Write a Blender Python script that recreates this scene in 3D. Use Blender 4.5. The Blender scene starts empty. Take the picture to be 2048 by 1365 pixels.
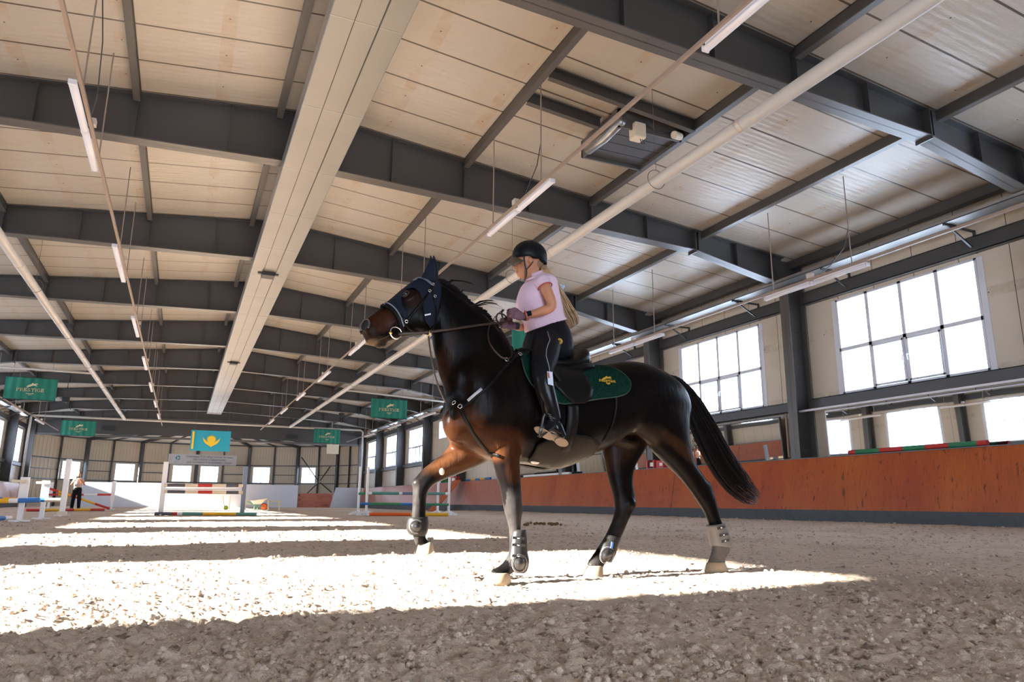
import bpy, bmesh, math, random
import numpy as np
from mathutils import Vector, Matrix, noise
from mathutils.bvhtree import BVHTree
from mathutils.geometry import delaunay_2d_cdt

SC = bpy.context.scene
COL = SC.collection
random.seed(7)
RNG = np.random.default_rng(7)
PI = math.pi

# ------------------------------------------------------------------ camera
FPX, YAW, PITCH, ROLL, CAMH = 1446.7, -.4199, .2203, .0068, .466
_cy, _sy = math.cos(-YAW), math.sin(-YAW)
FW = np.array([_sy*math.cos(PITCH), _cy*math.cos(PITCH), math.sin(PITCH)])
_ri = np.array([_cy, -_sy, 0.]); _up = np.cross(_ri, FW)
RI = math.cos(ROLL)*_ri + math.sin(ROLL)*_up
UP = -math.sin(ROLL)*_ri + math.cos(ROLL)*_up
CP = np.array([0., 0., CAMH])
cam_d = bpy.data.cameras.new('camera'); cam = bpy.data.objects.new('camera', cam_d); COL.objects.link(cam)
cam_d.sensor_width = 36; cam_d.lens = FPX*36/2048; cam_d.clip_start = .05; cam_d.clip_end = 400
cam.matrix_world = Matrix(((RI[0], UP[0], -FW[0], 0), (RI[1], UP[1], -FW[1], 0), (RI[2], UP[2], -FW[2], CAMH), (0, 0, 0, 1)))
SC.camera = cam

def raydir(u, v):
    return FW*FPX + RI*(u-1024) - UP*(v-682.5)
def at(u, v, **k):
    d = raydir(u, v)
    for ax, val in k.items():
        i = 'XYZ'.index(ax); t = (val-CP[i])/d[i]
        return CP + d*t
def proj(P):
    P = np.asarray(P, float)-CP; d = P@FW
    return np.stack([1024+FPX*(P@RI)/d, 682.5-FPX*(P@UP)/d], -1)

# ------------------------------------------------------------------ light: daylight sky, low winter sun from the left, exposure
w = bpy.data.worlds.new('daylight'); SC.world = w; w.use_nodes = True
nt = w.node_tree; nt.nodes.clear()
o_ = nt.nodes.new('ShaderNodeOutputWorld'); b_ = nt.nodes.new('ShaderNodeBackground')
b_.inputs[0].default_value = (.68, .81, 1, 1); b_.inputs[1].default_value = 5.6
nt.links.new(b_.outputs[0], o_.inputs[0])
w.cycles.sampling_method = 'MANUAL'; w.cycles.sample_map_resolution = 64
sun_d = bpy.data.lights.new('sun', 'SUN'); sun = bpy.data.objects.new('sun', sun_d); COL.objects.link(sun)
sun_d.energy = 42; sun_d.angle = math.radians(.9); sun_d.color = (1, .94, .84)
SUNDIR = Vector((1, .062, -.357)).normalized()
sun.rotation_euler = SUNDIR.to_track_quat('-Z', 'Y').to_euler()
SC.view_settings.view_transform = 'Standard'; SC.view_settings.look = 'None'
SC.view_settings.exposure = 1.48; SC.view_settings.gamma = 1; SC.view_settings.use_curve_mapping = False
cy = SC.cycles
cy.max_bounces = 7; cy.diffuse_bounces = 4; cy.glossy_bounces = 3; cy.transmission_bounces = 3; cy.transparent_max_bounces = 10
cy.use_denoising = True; cy.caustics_reflective = False; cy.caustics_refractive = False
cy.sample_clamp_indirect = 6; cy.use_adaptive_sampling = True; cy.adaptive_threshold = .02
def portal(loc, rot, sx, sy):
    d = bpy.data.lights.new('window_portal', 'AREA'); d.shape = 'RECTANGLE'; d.size = sx; d.size_y = sy
    d.cycles.is_portal = True
    o = bpy.data.objects.new('window_portal', d); COL.objects.link(o); o.location = loc; o.rotation_euler = rot
    return o

# ------------------------------------------------------------------ helpers
def tag(o, label=None, cat=None, group=None, kind=None):
    if label: o['label'] = label
    if cat: o['category'] = cat
    if group: o['group'] = group
    if kind: o['kind'] = kind
    return o
def empty(name, loc, label=None, cat=None, group=None, kind=None):
    o = bpy.data.objects.new(name, None); COL.objects.link(o); o.location = Vector([float(c) for c in loc]); o.empty_display_size = .1
    return tag(o, label, cat, group, kind)
def wloc(o):
    v = Vector((0, 0, 0))
    while o: v = v + o.location; o = o.parent
    return v
def mobj(name, me, parent=None, smooth=False):
    """link a mesh given in world coordinates, under its (unrotated) parent"""
    o = bpy.data.objects.new(name, me); COL.objects.link(o)
    if parent is not None:
        me.transform(Matrix.Translation(-wloc(parent))); o.parent = parent
    if smooth:
        me.polygons.foreach_set('use_smooth', [True]*len(me.polygons))
    return o
def recenter(o):
    me = o.data
    n = len(me.vertices); a = np.empty(n*3); me.vertices.foreach_get('co', a); a = a.reshape(-1, 3)
    c = Vector(((a[:, 0].min()+a[:, 0].max())/2, (a[:, 1].min()+a[:, 1].max())/2, a[:, 2].min()))
    me.transform(Matrix.Translation(-c)); o.location = c
    return o
def copy_tree(o, parent=None, loc=None, label=None, rz=None):
    c = o.copy(); COL.objects.link(c); c.parent = parent
    if loc is not None: c.location = Vector([float(q) for q in loc])
    if rz is not None: c.rotation_euler.z = rz
    if label: c['label'] = label
    for ch in [x for x in KIDS.get(o.name, [])]:
        d = copy_tree(ch, c); KIDS.setdefault(c.name, []).append(d)
    return c
KIDS = {}
class MB:
    def __init__(s): s.v = []; s.f = []; s.m = []
    def add(s, v, f, m=0):
        b = len(s.v); s.v += [tuple(float(c) for c in p) for p in v]; s.f += [tuple(i+b for i in q) for q in f]; s.m += [m]*len(f)
        return s
    def box(s, a, b, m=0):
        (x0, y0, z0), (x1, y1, z1) = [[min(p, q) for p, q in zip(a, b)], [max(p, q) for p, q in zip(a, b)]]
        v = [(x0, y0, z0), (x1, y0, z0), (x1, y1, z0), (x0, y1, z0), (x0, y0, z1), (x1, y0, z1), (x1, y1, z1), (x0, y1, z1)]
        return s.add(v, [(0, 3, 2, 1), (4, 5, 6, 7), (0, 1, 5, 4), (1, 2, 6, 5), (2, 3, 7, 6), (3, 0, 4, 7)], m)
    def hexa(s, v, m=0):
        return s.add(v, [(0, 3, 2, 1), (4, 5, 6, 7), (0, 1, 5, 4), (1, 2, 6, 5), (2, 3, 7, 6), (3, 0, 4, 7)], m)
    def bar(s, p, q, wd, ht, m=0, up=(0, 0, 1)):
        p = Vector(p); q = Vector(q); d = (q-p).normalized(); sd = d.cross(Vector(up))
        if sd.length < 1e-4: sd = d.cross(Vector((0, 1, 0)))
        sd.normalize(); u = sd.cross(d).normalized(); a = sd*wd/2; b = u*ht/2
        return s.hexa([p-a-b, p+a-b, q+a-b, q-a-b, p-a+b, p+a+b, q+a+b, q-a+b], m)
    def tube(s, pts, r, n=8, m=0, close=False, flat=1.0, up=None):
        pts = [Vector([float(c) for c in p]) for p in pts]; k = len(pts)
        rs = r if hasattr(r, '__len__') else [r]*k
        t0 = (pts[1]-pts[0]).normalized()
        nrm = Vector(up) if up is not None else (Vector((0, 0, 1)) if abs(t0.z) < .9 else Vector((1, 0, 0)))
        rings = []; b0 = len(s.v)
        for i, p in enumerate(pts):
            a = pts[(i-1) % k] if (i or close) else pts[0]; c = pts[(i+1) % k] if (i < k-1 or close) else pts[-1]
            t = (c-a)
            t = t.normalized() if t.length > 1e-9 else t0
            x = t.cross(nrm)
            if x.length < 1e-5: x = t.orthogonal()
            x.normalize(); nrm = x.cross(t).normalized()
            rings.append([p + x*math.cos(2*PI*j/n)*rs[i] + nrm*math.sin(2*PI*j/n)*rs[i]*flat for j in range(n)])
        v = [q for rg in rings for q in rg]; f = []
        for i in range(k if close else k-1):
            for j in range(n):
                a = i*n+j; b = i*n+(j+1) % n; c = ((i+1) % k)*n+(j+1) % n; d = ((i+1) % k)*n+j
                f.append((a, d, c, b))
        if not close:
            f.append(tuple(range(n))); f.append(tuple(reversed(range((k-1)*n, k*n))))
        return s.add(v, f, m)
    def cyl(s, p, q, r, n=16, m=0, r2=None):
        return s.tube([p, q], [r, r if r2 is None else r2], n, m)
    def lathe(s, prof, c, n=24, m=0, axis=(0, 0, 1)):
        ax = Vector(axis).normalized(); x = ax.orthogonal().normalized(); y = ax.cross(x); c = Vector(c)
        v = []; f = []
        for r, h in prof:
            v += [c + ax*h + (x*math.cos(2*PI*j/n)+y*math.sin(2*PI*j/n))*max(r, 1e-4) for j in range(n)]
        for i in range(len(prof)-1):
            for j in range(n):
                f.append((i*n+j, i*n+(j+1) % n, (i+1)*n+(j+1) % n, (i+1)*n+j))
        f.append(tuple(reversed(range(n)))); f.append(tuple(range((len(prof)-1)*n, len(prof)*n)))
        return s.add(v, f, m)
    def ell(s, c, ax, ay, az, n=20, k=12, m=0):
        """ellipsoid with three half-axis vectors"""
        c, ax, ay, az = [np.asarray(q, float) for q in (c, ax, ay, az)]
        v = []; f = []
        for i in range(k+1):
            th = PI*i/k
            for j in range(n):
                ph = 2*PI*j/n
                v.append(c+ax*math.sin(th)*math.cos(ph)+ay*math.sin(th)*math.sin(ph)+az*math.cos(th))
        for i in range(k):
            for j in range(n):
                f.append((i*n+j, (i+1)*n+j, (i+1)*n+(j+1) % n, i*n+(j+1) % n))
        return s.add(v, f, m)
    def poly(s, pts, th, m=0, nrm=None):
        """flat outline given thickness th along nrm"""
        pts = [Vector([float(c) for c in p]) for p in pts]; k = len(pts)
        if nrm is None: nrm = (pts[1]-pts[0]).cross(pts[2]-pts[1])
        nn = Vector(nrm).normalized()*th
        v = pts+[p+nn for p in pts]
        return s.add(v, [tuple(reversed(range(k))), tuple(range(k, 2*k))]+[(i, (i+1) % k, (i+1) % k+k, i+k) for i in range(k)], m)
    def mesh(s, name, mats):
        me = bpy.data.meshes.new(name); me.from_pydata(s.v, [], s.f)
        for mm in (mats if isinstance(mats, (list, tuple)) else [mats]): me.materials.append(mm)
        if any(s.m): me.polygons.foreach_set('material_index', s.m)
        bm = bmesh.new(); bm.from_mesh(me); bmesh.ops.recalc_face_normals(bm, faces=bm.faces); bm.to_mesh(me); bm.free()
        me.update(); return me
    def build(s, name, mats, parent=None, smooth=False, **tags):
        o = mobj(name, s.mesh(name, mats), parent, smooth)
        if smooth == 'auto' or smooth is True:
            pass
        if parent is not None: KIDS.setdefault(parent.name, []).append(o)
        else: recenter(o)
        return tag(o, **tags) if tags else o
def bevel(o, wd=.004, seg=2):
    md = o.modifiers.new('bevel', 'BEVEL'); md.width = wd; md.segments = seg; md.limit_method = 'ANGLE'; return o
ORD = ['first', 'second', 'third', 'fourth', 'fifth', 'sixth', 'seventh', 'eighth', 'ninth', 'tenth', 'eleventh', 'twelfth', 'thirteenth', 'fourteenth']

# ------------------------------------------------------------------ materials
def mat(name, col, rough=.6, metal=0., spec=.5, **k):
    m = bpy.data.materials.new(name); m.use_nodes = True; p = m.node_tree.nodes['Principled BSDF']
    p.inputs['Base Color'].default_value = (*col, 1); p.inputs['Roughness'].default_value = rough
    p.inputs['Metallic'].default_value = metal; p.inputs['Specular IOR Level'].default_value = spec
    for a, b in k.items(): p.inputs[a.replace('_', ' ')].default_value = b
    return m
class G:
    """tiny node-graph writer"""
    def __init__(s, m): s.m = m; s.t = m.node_tree; s.p = s.t.nodes['Principled BSDF']
    def n(s, typ, **k):
        nd = s.t.nodes.new(typ)
        for a, b in k.items():
            if a.startswith('i_'):
                key = a[2:]; key = int(key) if key.isdigit() else key.replace('_', ' '); nd.inputs[key].default_value = b
            else: setattr(nd, a, b)
        return nd
    def l(s, a, b): s.t.links.new(a, b)
    def coord(s, scale=(1, 1, 1), kind='Object', rot=(0, 0, 0)):
        c = s.n('ShaderNodeTexCoord'); mp = s.n('ShaderNodeMapping'); mp.inputs['Scale'].default_value = scale; mp.inputs['Rotation'].default_value = rot
        if kind == 'World':
            g = s.n('ShaderNodeNewGeometry'); s.l(g.outputs['Position'], mp.inputs[0])
        else: s.l(c.outputs[kind], mp.inputs[0])
        return mp.outputs[0]
    def noise(s, co, scale=5, detail=4, rough=.55, dist=0):
        nd = s.n('ShaderNodeTexNoise'); nd.inputs['Scale'].default_value = scale; nd.inputs['Detail'].default_value = detail
        nd.inputs['Roughness'].default_value = rough; nd.inputs['Distortion'].default_value = dist; s.l(co, nd.inputs['Vector']); return nd.outputs['Fac']
    def ramp(s, fac, stops):
        r = s.n('ShaderNodeValToRGB'); e = r.color_ramp.elements
        while len(e) < len(stops): e.new(.5)
        for el, (pos, c) in zip(e, stops): el.position = pos; el.color = (*c, 1) if len(c) == 3 else c
        s.l(fac, r.inputs[0]); return r.outputs[0]
    def math(s, op, a, b=None, c=None):
        nd = s.n('ShaderNodeMath', operation=op)
        for i, q in enumerate((a, b, c)):
            if q is None: continue
            if isinstance(q, (int, float)): nd.inputs[i].default_value = q
            else: s.l(q, nd.inputs[i])
        return nd.outputs[0]
    def mix(s, fac, a, b, blend='MIX'):
        nd = s.n('ShaderNodeMix', data_type='RGBA', blend_type=blend)
        for sock, q in ((nd.inputs[0], fac), (nd.inputs[6], a), (nd.inputs[7], b)):
            if isinstance(q, (int, float)): sock.default_value = q
            elif isinstance(q, tuple): sock.default_value = (*q, 1) if len(q) == 3 else q
            else: s.l(q, sock)
        return nd.outputs[2]
    def bump(s, h, strength=.3, dist=.01, base=None):
        b = s.n('ShaderNodeBump'); b.inputs['Strength'].default_value = strength; b.inputs['Distance'].default_value = dist
        s.l(h, b.inputs['Height'])
        if base is not None: s.l(base, b.inputs['Normal'])
        s.l(b.outputs[0], s.p.inputs['Normal']); return b.outputs[0]
    def col(s, c): s.l(c, s.p.inputs['Base Color'])
    def rough(s, c): s.l(c, s.p.inputs['Roughness'])
def noisy(name, c1, c2, scale=4, rough=.6, metal=0., bump=.0, bscale=40, stretch=(1, 1, 1), kind='World', spec=.5, **k):
    m = mat(name, c1, rough, metal, spec, **k); g = G(m); co = g.coord(stretch, kind)
    g.col(g.mix(g.noise(co, scale, 5), c1, c2))
    if bump: g.bump(g.noise(co, bscale, 4), bump, .01)
    return m

M = {}
M['steel'] = noisy('painted_grey_steel', (.060, .056, .055), (.048, .045, .044), 1.5, .36, spec=.6)
M['flange'] = noisy('painted_grey_flange', (.110, .099, .090), (.088, .079, .072), 2, .36, spec=.6)
M['galv'] = noisy('galvanised_steel', (.48, .47, .45), (.36, .35, .34), 2.2, .34, .75)
M['duct'] = noisy('dull_aluminium_sheet', (.31, .295, .275), (.25, .24, .225), 1.3, .40, .5)
M['white'] = mat('white_plastic', (.78, .76, .80), .4)
M['frame_white'] = mat('white_window_frame', (.70, .70, .76), .4)
M['cream'] = noisy('cream_paint', (.60, .53, .46), (.52, .45, .39), 3, .45)
M['pipe'] = noisy('cream_painted_pipe', (.62, .56, .49), (.52, .46, .40), 3, .35)
M['conduit'] = noisy('beige_conduit', (.36, .27, .21), (.28, .21, .17), 3, .5)
M['dark'] = mat('dark_metal', (.03, .03, .03), .5)
M['black'] = mat('black_rubber', (.018, .018, .02), .6)
M['rust'] = noisy('rusty_steel', (.22, .09, .05), (.12, .07, .05), 8, .8)
M['wire'] = mat('wire', (.16, .12, .09), .6)
def panel_mat(name, c1, c2, axis, other, pitch, seam, stain=(.42, .26, .13), rough=.3, ripple=.35):
    """insulated wall or roof panel: seams every `pitch` metres along `axis`, fine ribs, rust stains along the fixing lines"""
    m = mat(name, c1, rough); g = G(m); g_ = g.n('ShaderNodeNewGeometry'); sp = g.n('ShaderNodeSeparateXYZ'); g.l(g_.outputs['Position'], sp.inputs[0])
    a = sp.outputs['XYZ'.index(axis)]
    fr = g.math('ABSOLUTE', g.math('SUBTRACT', g.math('FRACT', g.math('DIVIDE', a, pitch)), .5))
    sm = g.math('GREATER_THAN', fr, .5-seam/pitch)
    co = g.coord((1, 1, 1), 'World')
    base = g.mix(g.noise(co, .7, 4), c1, c2)
    oth = sp.outputs['XYZ'.index(other)]
    ln = g.math('ABSOLUTE', g.math('SUBTRACT', g.math('FRACT', g.math('DIVIDE', oth, 1.5)), .5))
    lnm = g.math('MULTIPLY', g.math('GREATER_THAN', ln, .43), g.math('MULTIPLY', g.math('SUBTRACT', g.noise(co, 2.3, 5, .7), .42), 2.0))
    lnm = g.math('MAXIMUM', lnm, 0.0)
    base = g.mix(lnm, base, stain)
    # screw heads
    sa = g.math('ABSOLUTE', g.math('SUBTRACT', g.math('FRACT', g.math('DIVIDE', a, pitch/2)), .5))
    scw = g.math('MULTIPLY', g.math('GREATER_THAN', ln, .492), g.math('GREATER_THAN', sa, .474))
    base = g.mix(scw, base, (.09, .06, .04))
    g.col(g.mix(sm, base, (.10, .075, .055)))
    wv = g.math('SINE', g.math('MULTIPLY', a, 2*PI/.125)); nz = g.noise(g.coord((1.2, 5, 1) if axis == 'Y' else (5, 1.2, 1), 'World'), 1.6, 3)
    h = g.math('ADD', g.math('MULTIPLY', wv, .10), g.math('MULTIPLY', nz, 1.2))
    g.bump(h, ripple, .03)
    return m
M['ceil'] = panel_mat('cream_roof_panel', (.53, .475, .405), (.46, .41, .345), 'Y', 'X', 1.0, .018, rough=.34)
M['wallp'] = panel_mat('cream_wall_panel', (.68, .60, .49), (.60, .52, .42), 'Y', 'Z', 1.0, .008, (.40, .30, .20), rough=.4, ripple=.15)
# far end cladding: thin corrugated sheet
m = mat('tan_corrugated_sheet', (.50, .40, .28), .5); g = G(m); co = g.coord((1, 1, 1), 'World')
g.col(g.mix(g.noise(co, .8, 4), (.66, .55, .41), (.54, .45, .33))); M['tan'] = m
M['ceil_far'] = mat('white_roof_sheet', (.78, .74, .68), .5)
# varnished plywood kick boards
def board_mat(name, c1, c2, c3):
    m = mat(name, c1, .32, spec=.4); g = G(m)
    co = g.coord((1, 5.0, .55), 'World'); n1 = g.noise(co, 2.2, 6, .65, .6)
    base = g.mix(n1, c1, c2)
    big = g.noise(g.coord((1, .8, .25), 'World'), 1.1, 3); base = g.mix(g.ramp(big, [(.35, (0, 0, 0)), (.7, (1, 1, 1))]), base, c3)
    kn = g.noise(g.coord((1, 7.5, 2.6), 'World'), 1.7, 4, .6, .4)
    base = g.mix(g.ramp(kn, [(.60, (0, 0, 0)), (.70, (.85, .85, .85))]), base, (.06, .018, .012))
    fine = g.noise(g.coord((1, 40, 2), 'World'), 2, 3)
    base = g.mix(g.ramp(fine, [(.45, (0, 0, 0)), (.8, (.5, .5, .5))]), base, (.10, .025, .012))
    g_ = g.n('ShaderNodeNewGeometry'); sp = g.n('ShaderNodeSeparateXYZ'); g.l(g_.outputs['Position'], sp.inputs[0])
    fr = g.math('ABSOLUTE', g.math('SUBTRACT', g.math('FRACT', g.math('DIVIDE', g.math('ADD', sp.outputs[1], 6.2), 12.0)), .5))
    base = g.mix(g.math('GREATER_THAN', fr, .499), base, (.05, .02, .012))
    g.col(base); g.rough(g.math('ADD', g.math('MULTIPLY', n1, .2), .25)); g.bump(fine, .12, .004)
    return m
M['board'] = board_mat('varnished_red_plywood', (.47, .098, .018), (.60, .155, .024), (.41, .070, .016))
M['board_far'] = board_mat('hazed_red_plywood', (.50, .17, .11), (.42, .13, .08), (.46, .16, .10))  # pinker copy of the red board: distance haze and glare put into the colour
M['rubber'] = noisy('black_rubber_kick_strip', (.055, .066, .075), (.10, .11, .12), 6, .75)
M['barrier'] = noisy('pale_blue_white_board', (.62, .64, .70), (.56, .58, .66), 1, .5)
# glass pane: clear, slightly reflecting
m = bpy.data.materials.new('window_glass'); m.use_nodes = True; t = m.node_tree; t.nodes.clear()
ou = t.nodes.new('ShaderNodeOutputMaterial'); mx = t.nodes.new('ShaderNodeMixShader'); tr = t.nodes.new('ShaderNodeBsdfTransparent'); gl = t.nodes.new('ShaderNodeBsdfGlossy')
gl.inputs['Roughness'].default_value = .05; tr.inputs[0].default_value = (.93, .95, .97, 1); mx.inputs[0].default_value = .06
t.links.new(tr.outputs[0], mx.inputs[1]); t.links.new(gl.outputs[0], mx.inputs[2]); t.links.new(mx.outputs[0], ou.inputs[0]); M['glass'] = m
m = mat('mirror_glass', (.86, .88, .86), .015, 1.0); g = G(m); g.bump(g.noise(g.coord((1, 1, .6), 'World'), .45, 1), .05, .12); M['mirror'] = m
# ================================================================== the hall
XC = 1.70                       # ridge
YB, BAY = 13.14, 6.0
NF = range(-2, 9)               # frames; nearest one in view is -1
def yf(n): return YB+BAY*n
HALF = 12.17
XR, XL = XC+HALF, XC-HALF       # wall planes
def ztop(x): return 7.73-.101*abs(x-XC)
def zbot(t):                    # underside of the rafters, t = distance from the ridge
    pts = [(0, 6.64), (8.85, 6.32), (11.6, 5.80)]
    for (a, za), (b, zb) in zip(pts, pts[1:]):
        if t <= b: return za+(zb-za)*(t-a)/(b-a)
    return 5.80
YN, YE = -8.0, 61.0
BACK = -6.5
# --- roof (two slopes)
mb = MB()
for sx in (-1, 1):
    xe = XC+sx*(HALF+.15)
    mb.hexa([(XC, YN, ztop(XC)), (xe, YN, ztop(xe)), (xe, YE+1, ztop(xe)), (XC, YE+1, ztop(XC)),
             (XC, YN, ztop(XC)+.1), (xe, YN, ztop(xe)+.1), (xe, YE+1, ztop(xe)+.1), (XC, YE+1, ztop(XC)+.1)])
mb.build('ceiling', M['ceil'], kind='structure')
# --- windows openings
WZ0, WZ1 = 2.99, 5.25
W0, W1 = 1.06, 4.49              # distances before the frame
def win_ranges(side):
    out = []
    for n in range(-1, 9):
        if side > 0 and n == 5: out.append((yf(n)-4.2, yf(n)-1.4, 4.15, WZ1, n))   # short window above the door
        else: out.append((yf(n)-W1, yf(n)-W0, WZ0, WZ1, n))
    return out
def side_wall(side, name):
    x0 = XC+side*HALF; x1 = x0+side*.16; mb = MB(); y = YN
    zt = ztop(x0)+.02
    for a, b, z0, z1, n in win_ranges(side):
        mb.box((x0, y, -.2), (x1, a, zt)); mb.box((x0, a, -.2), (x1, b, z0)); mb.box((x0, a, z1), (x1, b, zt)); y = b
    mb.box((x0, y, -.2), (x1, YE+1, zt))
    return mb.build(name, M['wallp'], kind='structure')
side_wall(1, 'wall_right'); side_wall(-1, 'wall_left')
wn = 0
def window(side, a, b, z0, z1, n):
    global wn
    wn += 1
    x = XC+side*HALF; o = empty('window_%d' % wn, (x, (a+b)/2, z0), kind='structure')
    fr = MB(); t = .055; xi = x-side*.02; xo = x+side*.07
    fr.box((xi, a, z0), (xo, b, z0+t)); fr.box((xi, a, z1-t), (xo, b, z1)); fr.box((xi, a, z0), (xo, a+t, z1)); fr.box((xi, b-t, z0), (xo, b, z1))
    zm = z0+(z1-z0)*.46
    if z1-z0 > 1.6: fr.box((xi, a, zm-.045), (xo, b, zm+.045)) if side > 0 else fr.box((xi, a, zm-.016), (xi+side*.02, b, zm+.016))
    for k in (1, 2, 3):
        yy = a+(b-a)*k/4; hw = .045 if side > 0 else .03; fr.box((xi, yy-hw, z0), (xo, yy+hw, z1))
    # white reveal outside the frame on the wall face
    r = .13
    fr.box((x-side*.012, a-r, z0-.02), (x, a, z1)); fr.box((x-side*.012, b, z0-.02), (x, b+r, z1))
    f = fr.build('window_frame', M['frame_white'], o); bevel(f, .008, 1)
    if z1-z0 > 1.6 and side > 0:
        for k in (1, 2):                                        # two opening casements in the lower row
            ya = a+(b-a)*k/4+.03; yb_ = a+(b-a)*(k+1)/4-.03; c = MB(); xi2 = x-side*.045
            for (p, q, z_, w_) in ((ya, yb_, z0+t, z0+t+.05), (ya, yb_, zm-.09, zm-.04)): c.box((xi2, p, z_), (xi, q, w_))
            c.box((xi2, ya, z0+t), (xi, ya+.05, zm-.04)); c.box((xi2, yb_-.05, z0+t), (xi, yb_, zm-.04))
            cs = c.build('casement', M['frame_white'], o); bevel(cs, .006, 1); cas = cs
        h = MB(); ym = (a+b)/2
        for dy in (-.05, .05):
            h.cyl((xi2, ym+dy, z0+.62), (xi2-side*.05, ym+dy, z0+.62), .012, 8); h.bar((xi2-side*.05, ym+dy, z0+.62), (xi2-side*.05, ym+dy*1.2, z0+.50), .02, .014)
        h.build('window_handle', M['white'], cas)
    gl = MB(); gl.box((x+side*.02, a+t, z0+t), (x+side*.028, b-t, z1-t)); gl.build('window_pane', M['glass'], o)
    portal((x-side*.10, (a+b)/2, (z0+z1)/2), (0, side*PI/2, 0), z1-z0, b-a)
    return o
for side in (1, -1):
    for q in win_ranges(side): window(side, *q)
# unseen wall behind the camera; gateway added, sized for the fill light it admits
mb = MB(); mb.box((XL, YN-.15, -.2), (XC-3, YN, 8)); mb.box((XC+3, YN-.15, -.2), (XR, YN, 8)); mb.box((XC-3, YN-.15, 3.8), (XC+3, YN, 8)); mb.build('wall_near_end', M['wallp'], kind='structure')
portal((XC, YN-.2, 1.9), (PI/2, 0, 0), 6, 3.8)
# --- horizontal girts and eave members (structure trim)
tn = 0
def trim(mb, m='steel'):
    global tn
    tn += 1
    return mb.build('trim_%d' % tn, M[m], kind='structure')
for side in (1, -1):
    for z0, z1, d, m_ in ((5.33, 5.64, .16, 'steel'), (2.72, 2.96, .20, 'steel')):
        mb = MB(); x = XC+side*HALF
        for n in range(-1, 9):
            a, b = yf(n-1)+.2, yf(n)-.2
            mb.box((x-side*d, a, z0), (x, b, z0+.015)); mb.box((x-side*d, a, z1-.015), (x, b, z1)); mb.box((x-side*.03, a, z0), (x, b, z1)) if False else mb.box((x-side*d, a, z0), (x-side*(d-.015), b, z1))
        trim(mb, m_)
    mb = MB(); x = XC+side*(HALF-.22); z = ztop(x)-.02
    mb.box((x-.1, YN, z-.20), (x+.1, YE, z)); trim(mb)
    # narrow brown stained drip rail under the eave
    mb = MB(); x = XC+side*HALF; mb.box((x-side*.07, YN, 6.05), (x, YE, 6.20)); trim(mb, 'cream')
# --- steel portal frames
def bottom_pts():
    return [(t, zbot(t)) for t in (0, 3, 6, 8.85, 10.2, 11.6)]
def make_frame():
    root = empty('steel_frame', (XC, yf(-2), 0), cat='steel frame')
    Y = yf(-2)
    for s in (-1, 1):
        mb = MB(); P = bottom_pts()
        for (t0, z0), (t1, z1) in zip(P, P[1:]):
            x0, x1 = XC+s*t0, XC+s*t1; zt0, zt1 = ztop(x0)-.01, ztop(x1)-.01
            def seg(y0, y1, za0, zb0, za1, zb1, m):
                mb.hexa([(x0, y0, za0), (x1, y0, za1), (x1, y1, za1), (x0, y1, za0), (x0, y0, zb0), (x1, y0, zb1), (x1, y1, zb1), (x0, y1, zb0)], m)
            seg(Y-.008, Y+.008, z0, zt0, z1, zt1, 0)
            seg(Y-.14, Y+.14, z0, z0+.022, z1, z1+.022, 1)
            seg(Y-.12, Y+.12, zt0-.02, zt0, zt1-.02, zt1, 0)
        mb.build('rafter', [M['steel'], M['flange']], root)
        mb = MB(); xi = XC+s*11.6; xo = XC+s*12.14; zt = ztop(xo)-.02
        mb.box((xi, Y-.14, -.3), (xi+s*.022, Y+.14, zbot(11.6)+.02), 1); mb.box((xo, Y-.14, -.3), (xo-s*.022, Y+.14, zt), 1)
        mb.hexa([(min(xi, xo), Y-.008, -.3), (max(xi, xo), Y-.008, -.3), (max(xi, xo), Y+.008, -.3), (min(xi, xo), Y+.008, -.3),
                 (min(xi, xo), Y-.008, zt), (max(xi, xo), Y-.008, zt), (max(xi, xo), Y+.008, zt), (min(xi, xo), Y+.008, zt)], 0)
        for z in (1.75, 2.75, 3.7, 4.65): mb.box((xi, Y-.03, z), (xo, Y+.03, z+.014), 0)
        mb.build('column', [M['steel'], M['flange']], root)
        for t in (1.5, 3.02, 4.5, 6.03, 7.5, 8.95, 10.1, 11.2):
            x = XC+s*t; zz = ztop(x); mb = MB(); mb.box((x-.006, Y-.12, zbot(t)+.02), (x+.006, Y-.008, zz-.03)); mb.box((x-.006, Y+.008, zbot(t)+.02), (x+.006, Y+.12, zz-.03))
            mb.build('stiffener', M['steel'], root)
    # splice plate at the haunch and at the ridge
        mb = MB(); x = XC+s*8.85; mb.box((x-.012, Y-.15, zbot(8.85)-.05), (x+.012, Y+.15, ztop(x)-.02)); mb.build('splice_plate', M['steel'], root)
    return root
fr0 = make_frame()
for i, n in enumerate(NF):
    lab = ('grey steel portal frame behind the camera end' if n == -2 else 'grey steel portal frame, %s from the near end%s' % (ORD[i-1], ', crossing the top right corner' if n == -1 else ''))
    if n == -2: fr0['label'] = lab; fr0['group'] = 'steel portal frames'
    else: copy_tree(fr0, None, (XC, yf(n), 0), lab)
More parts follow.
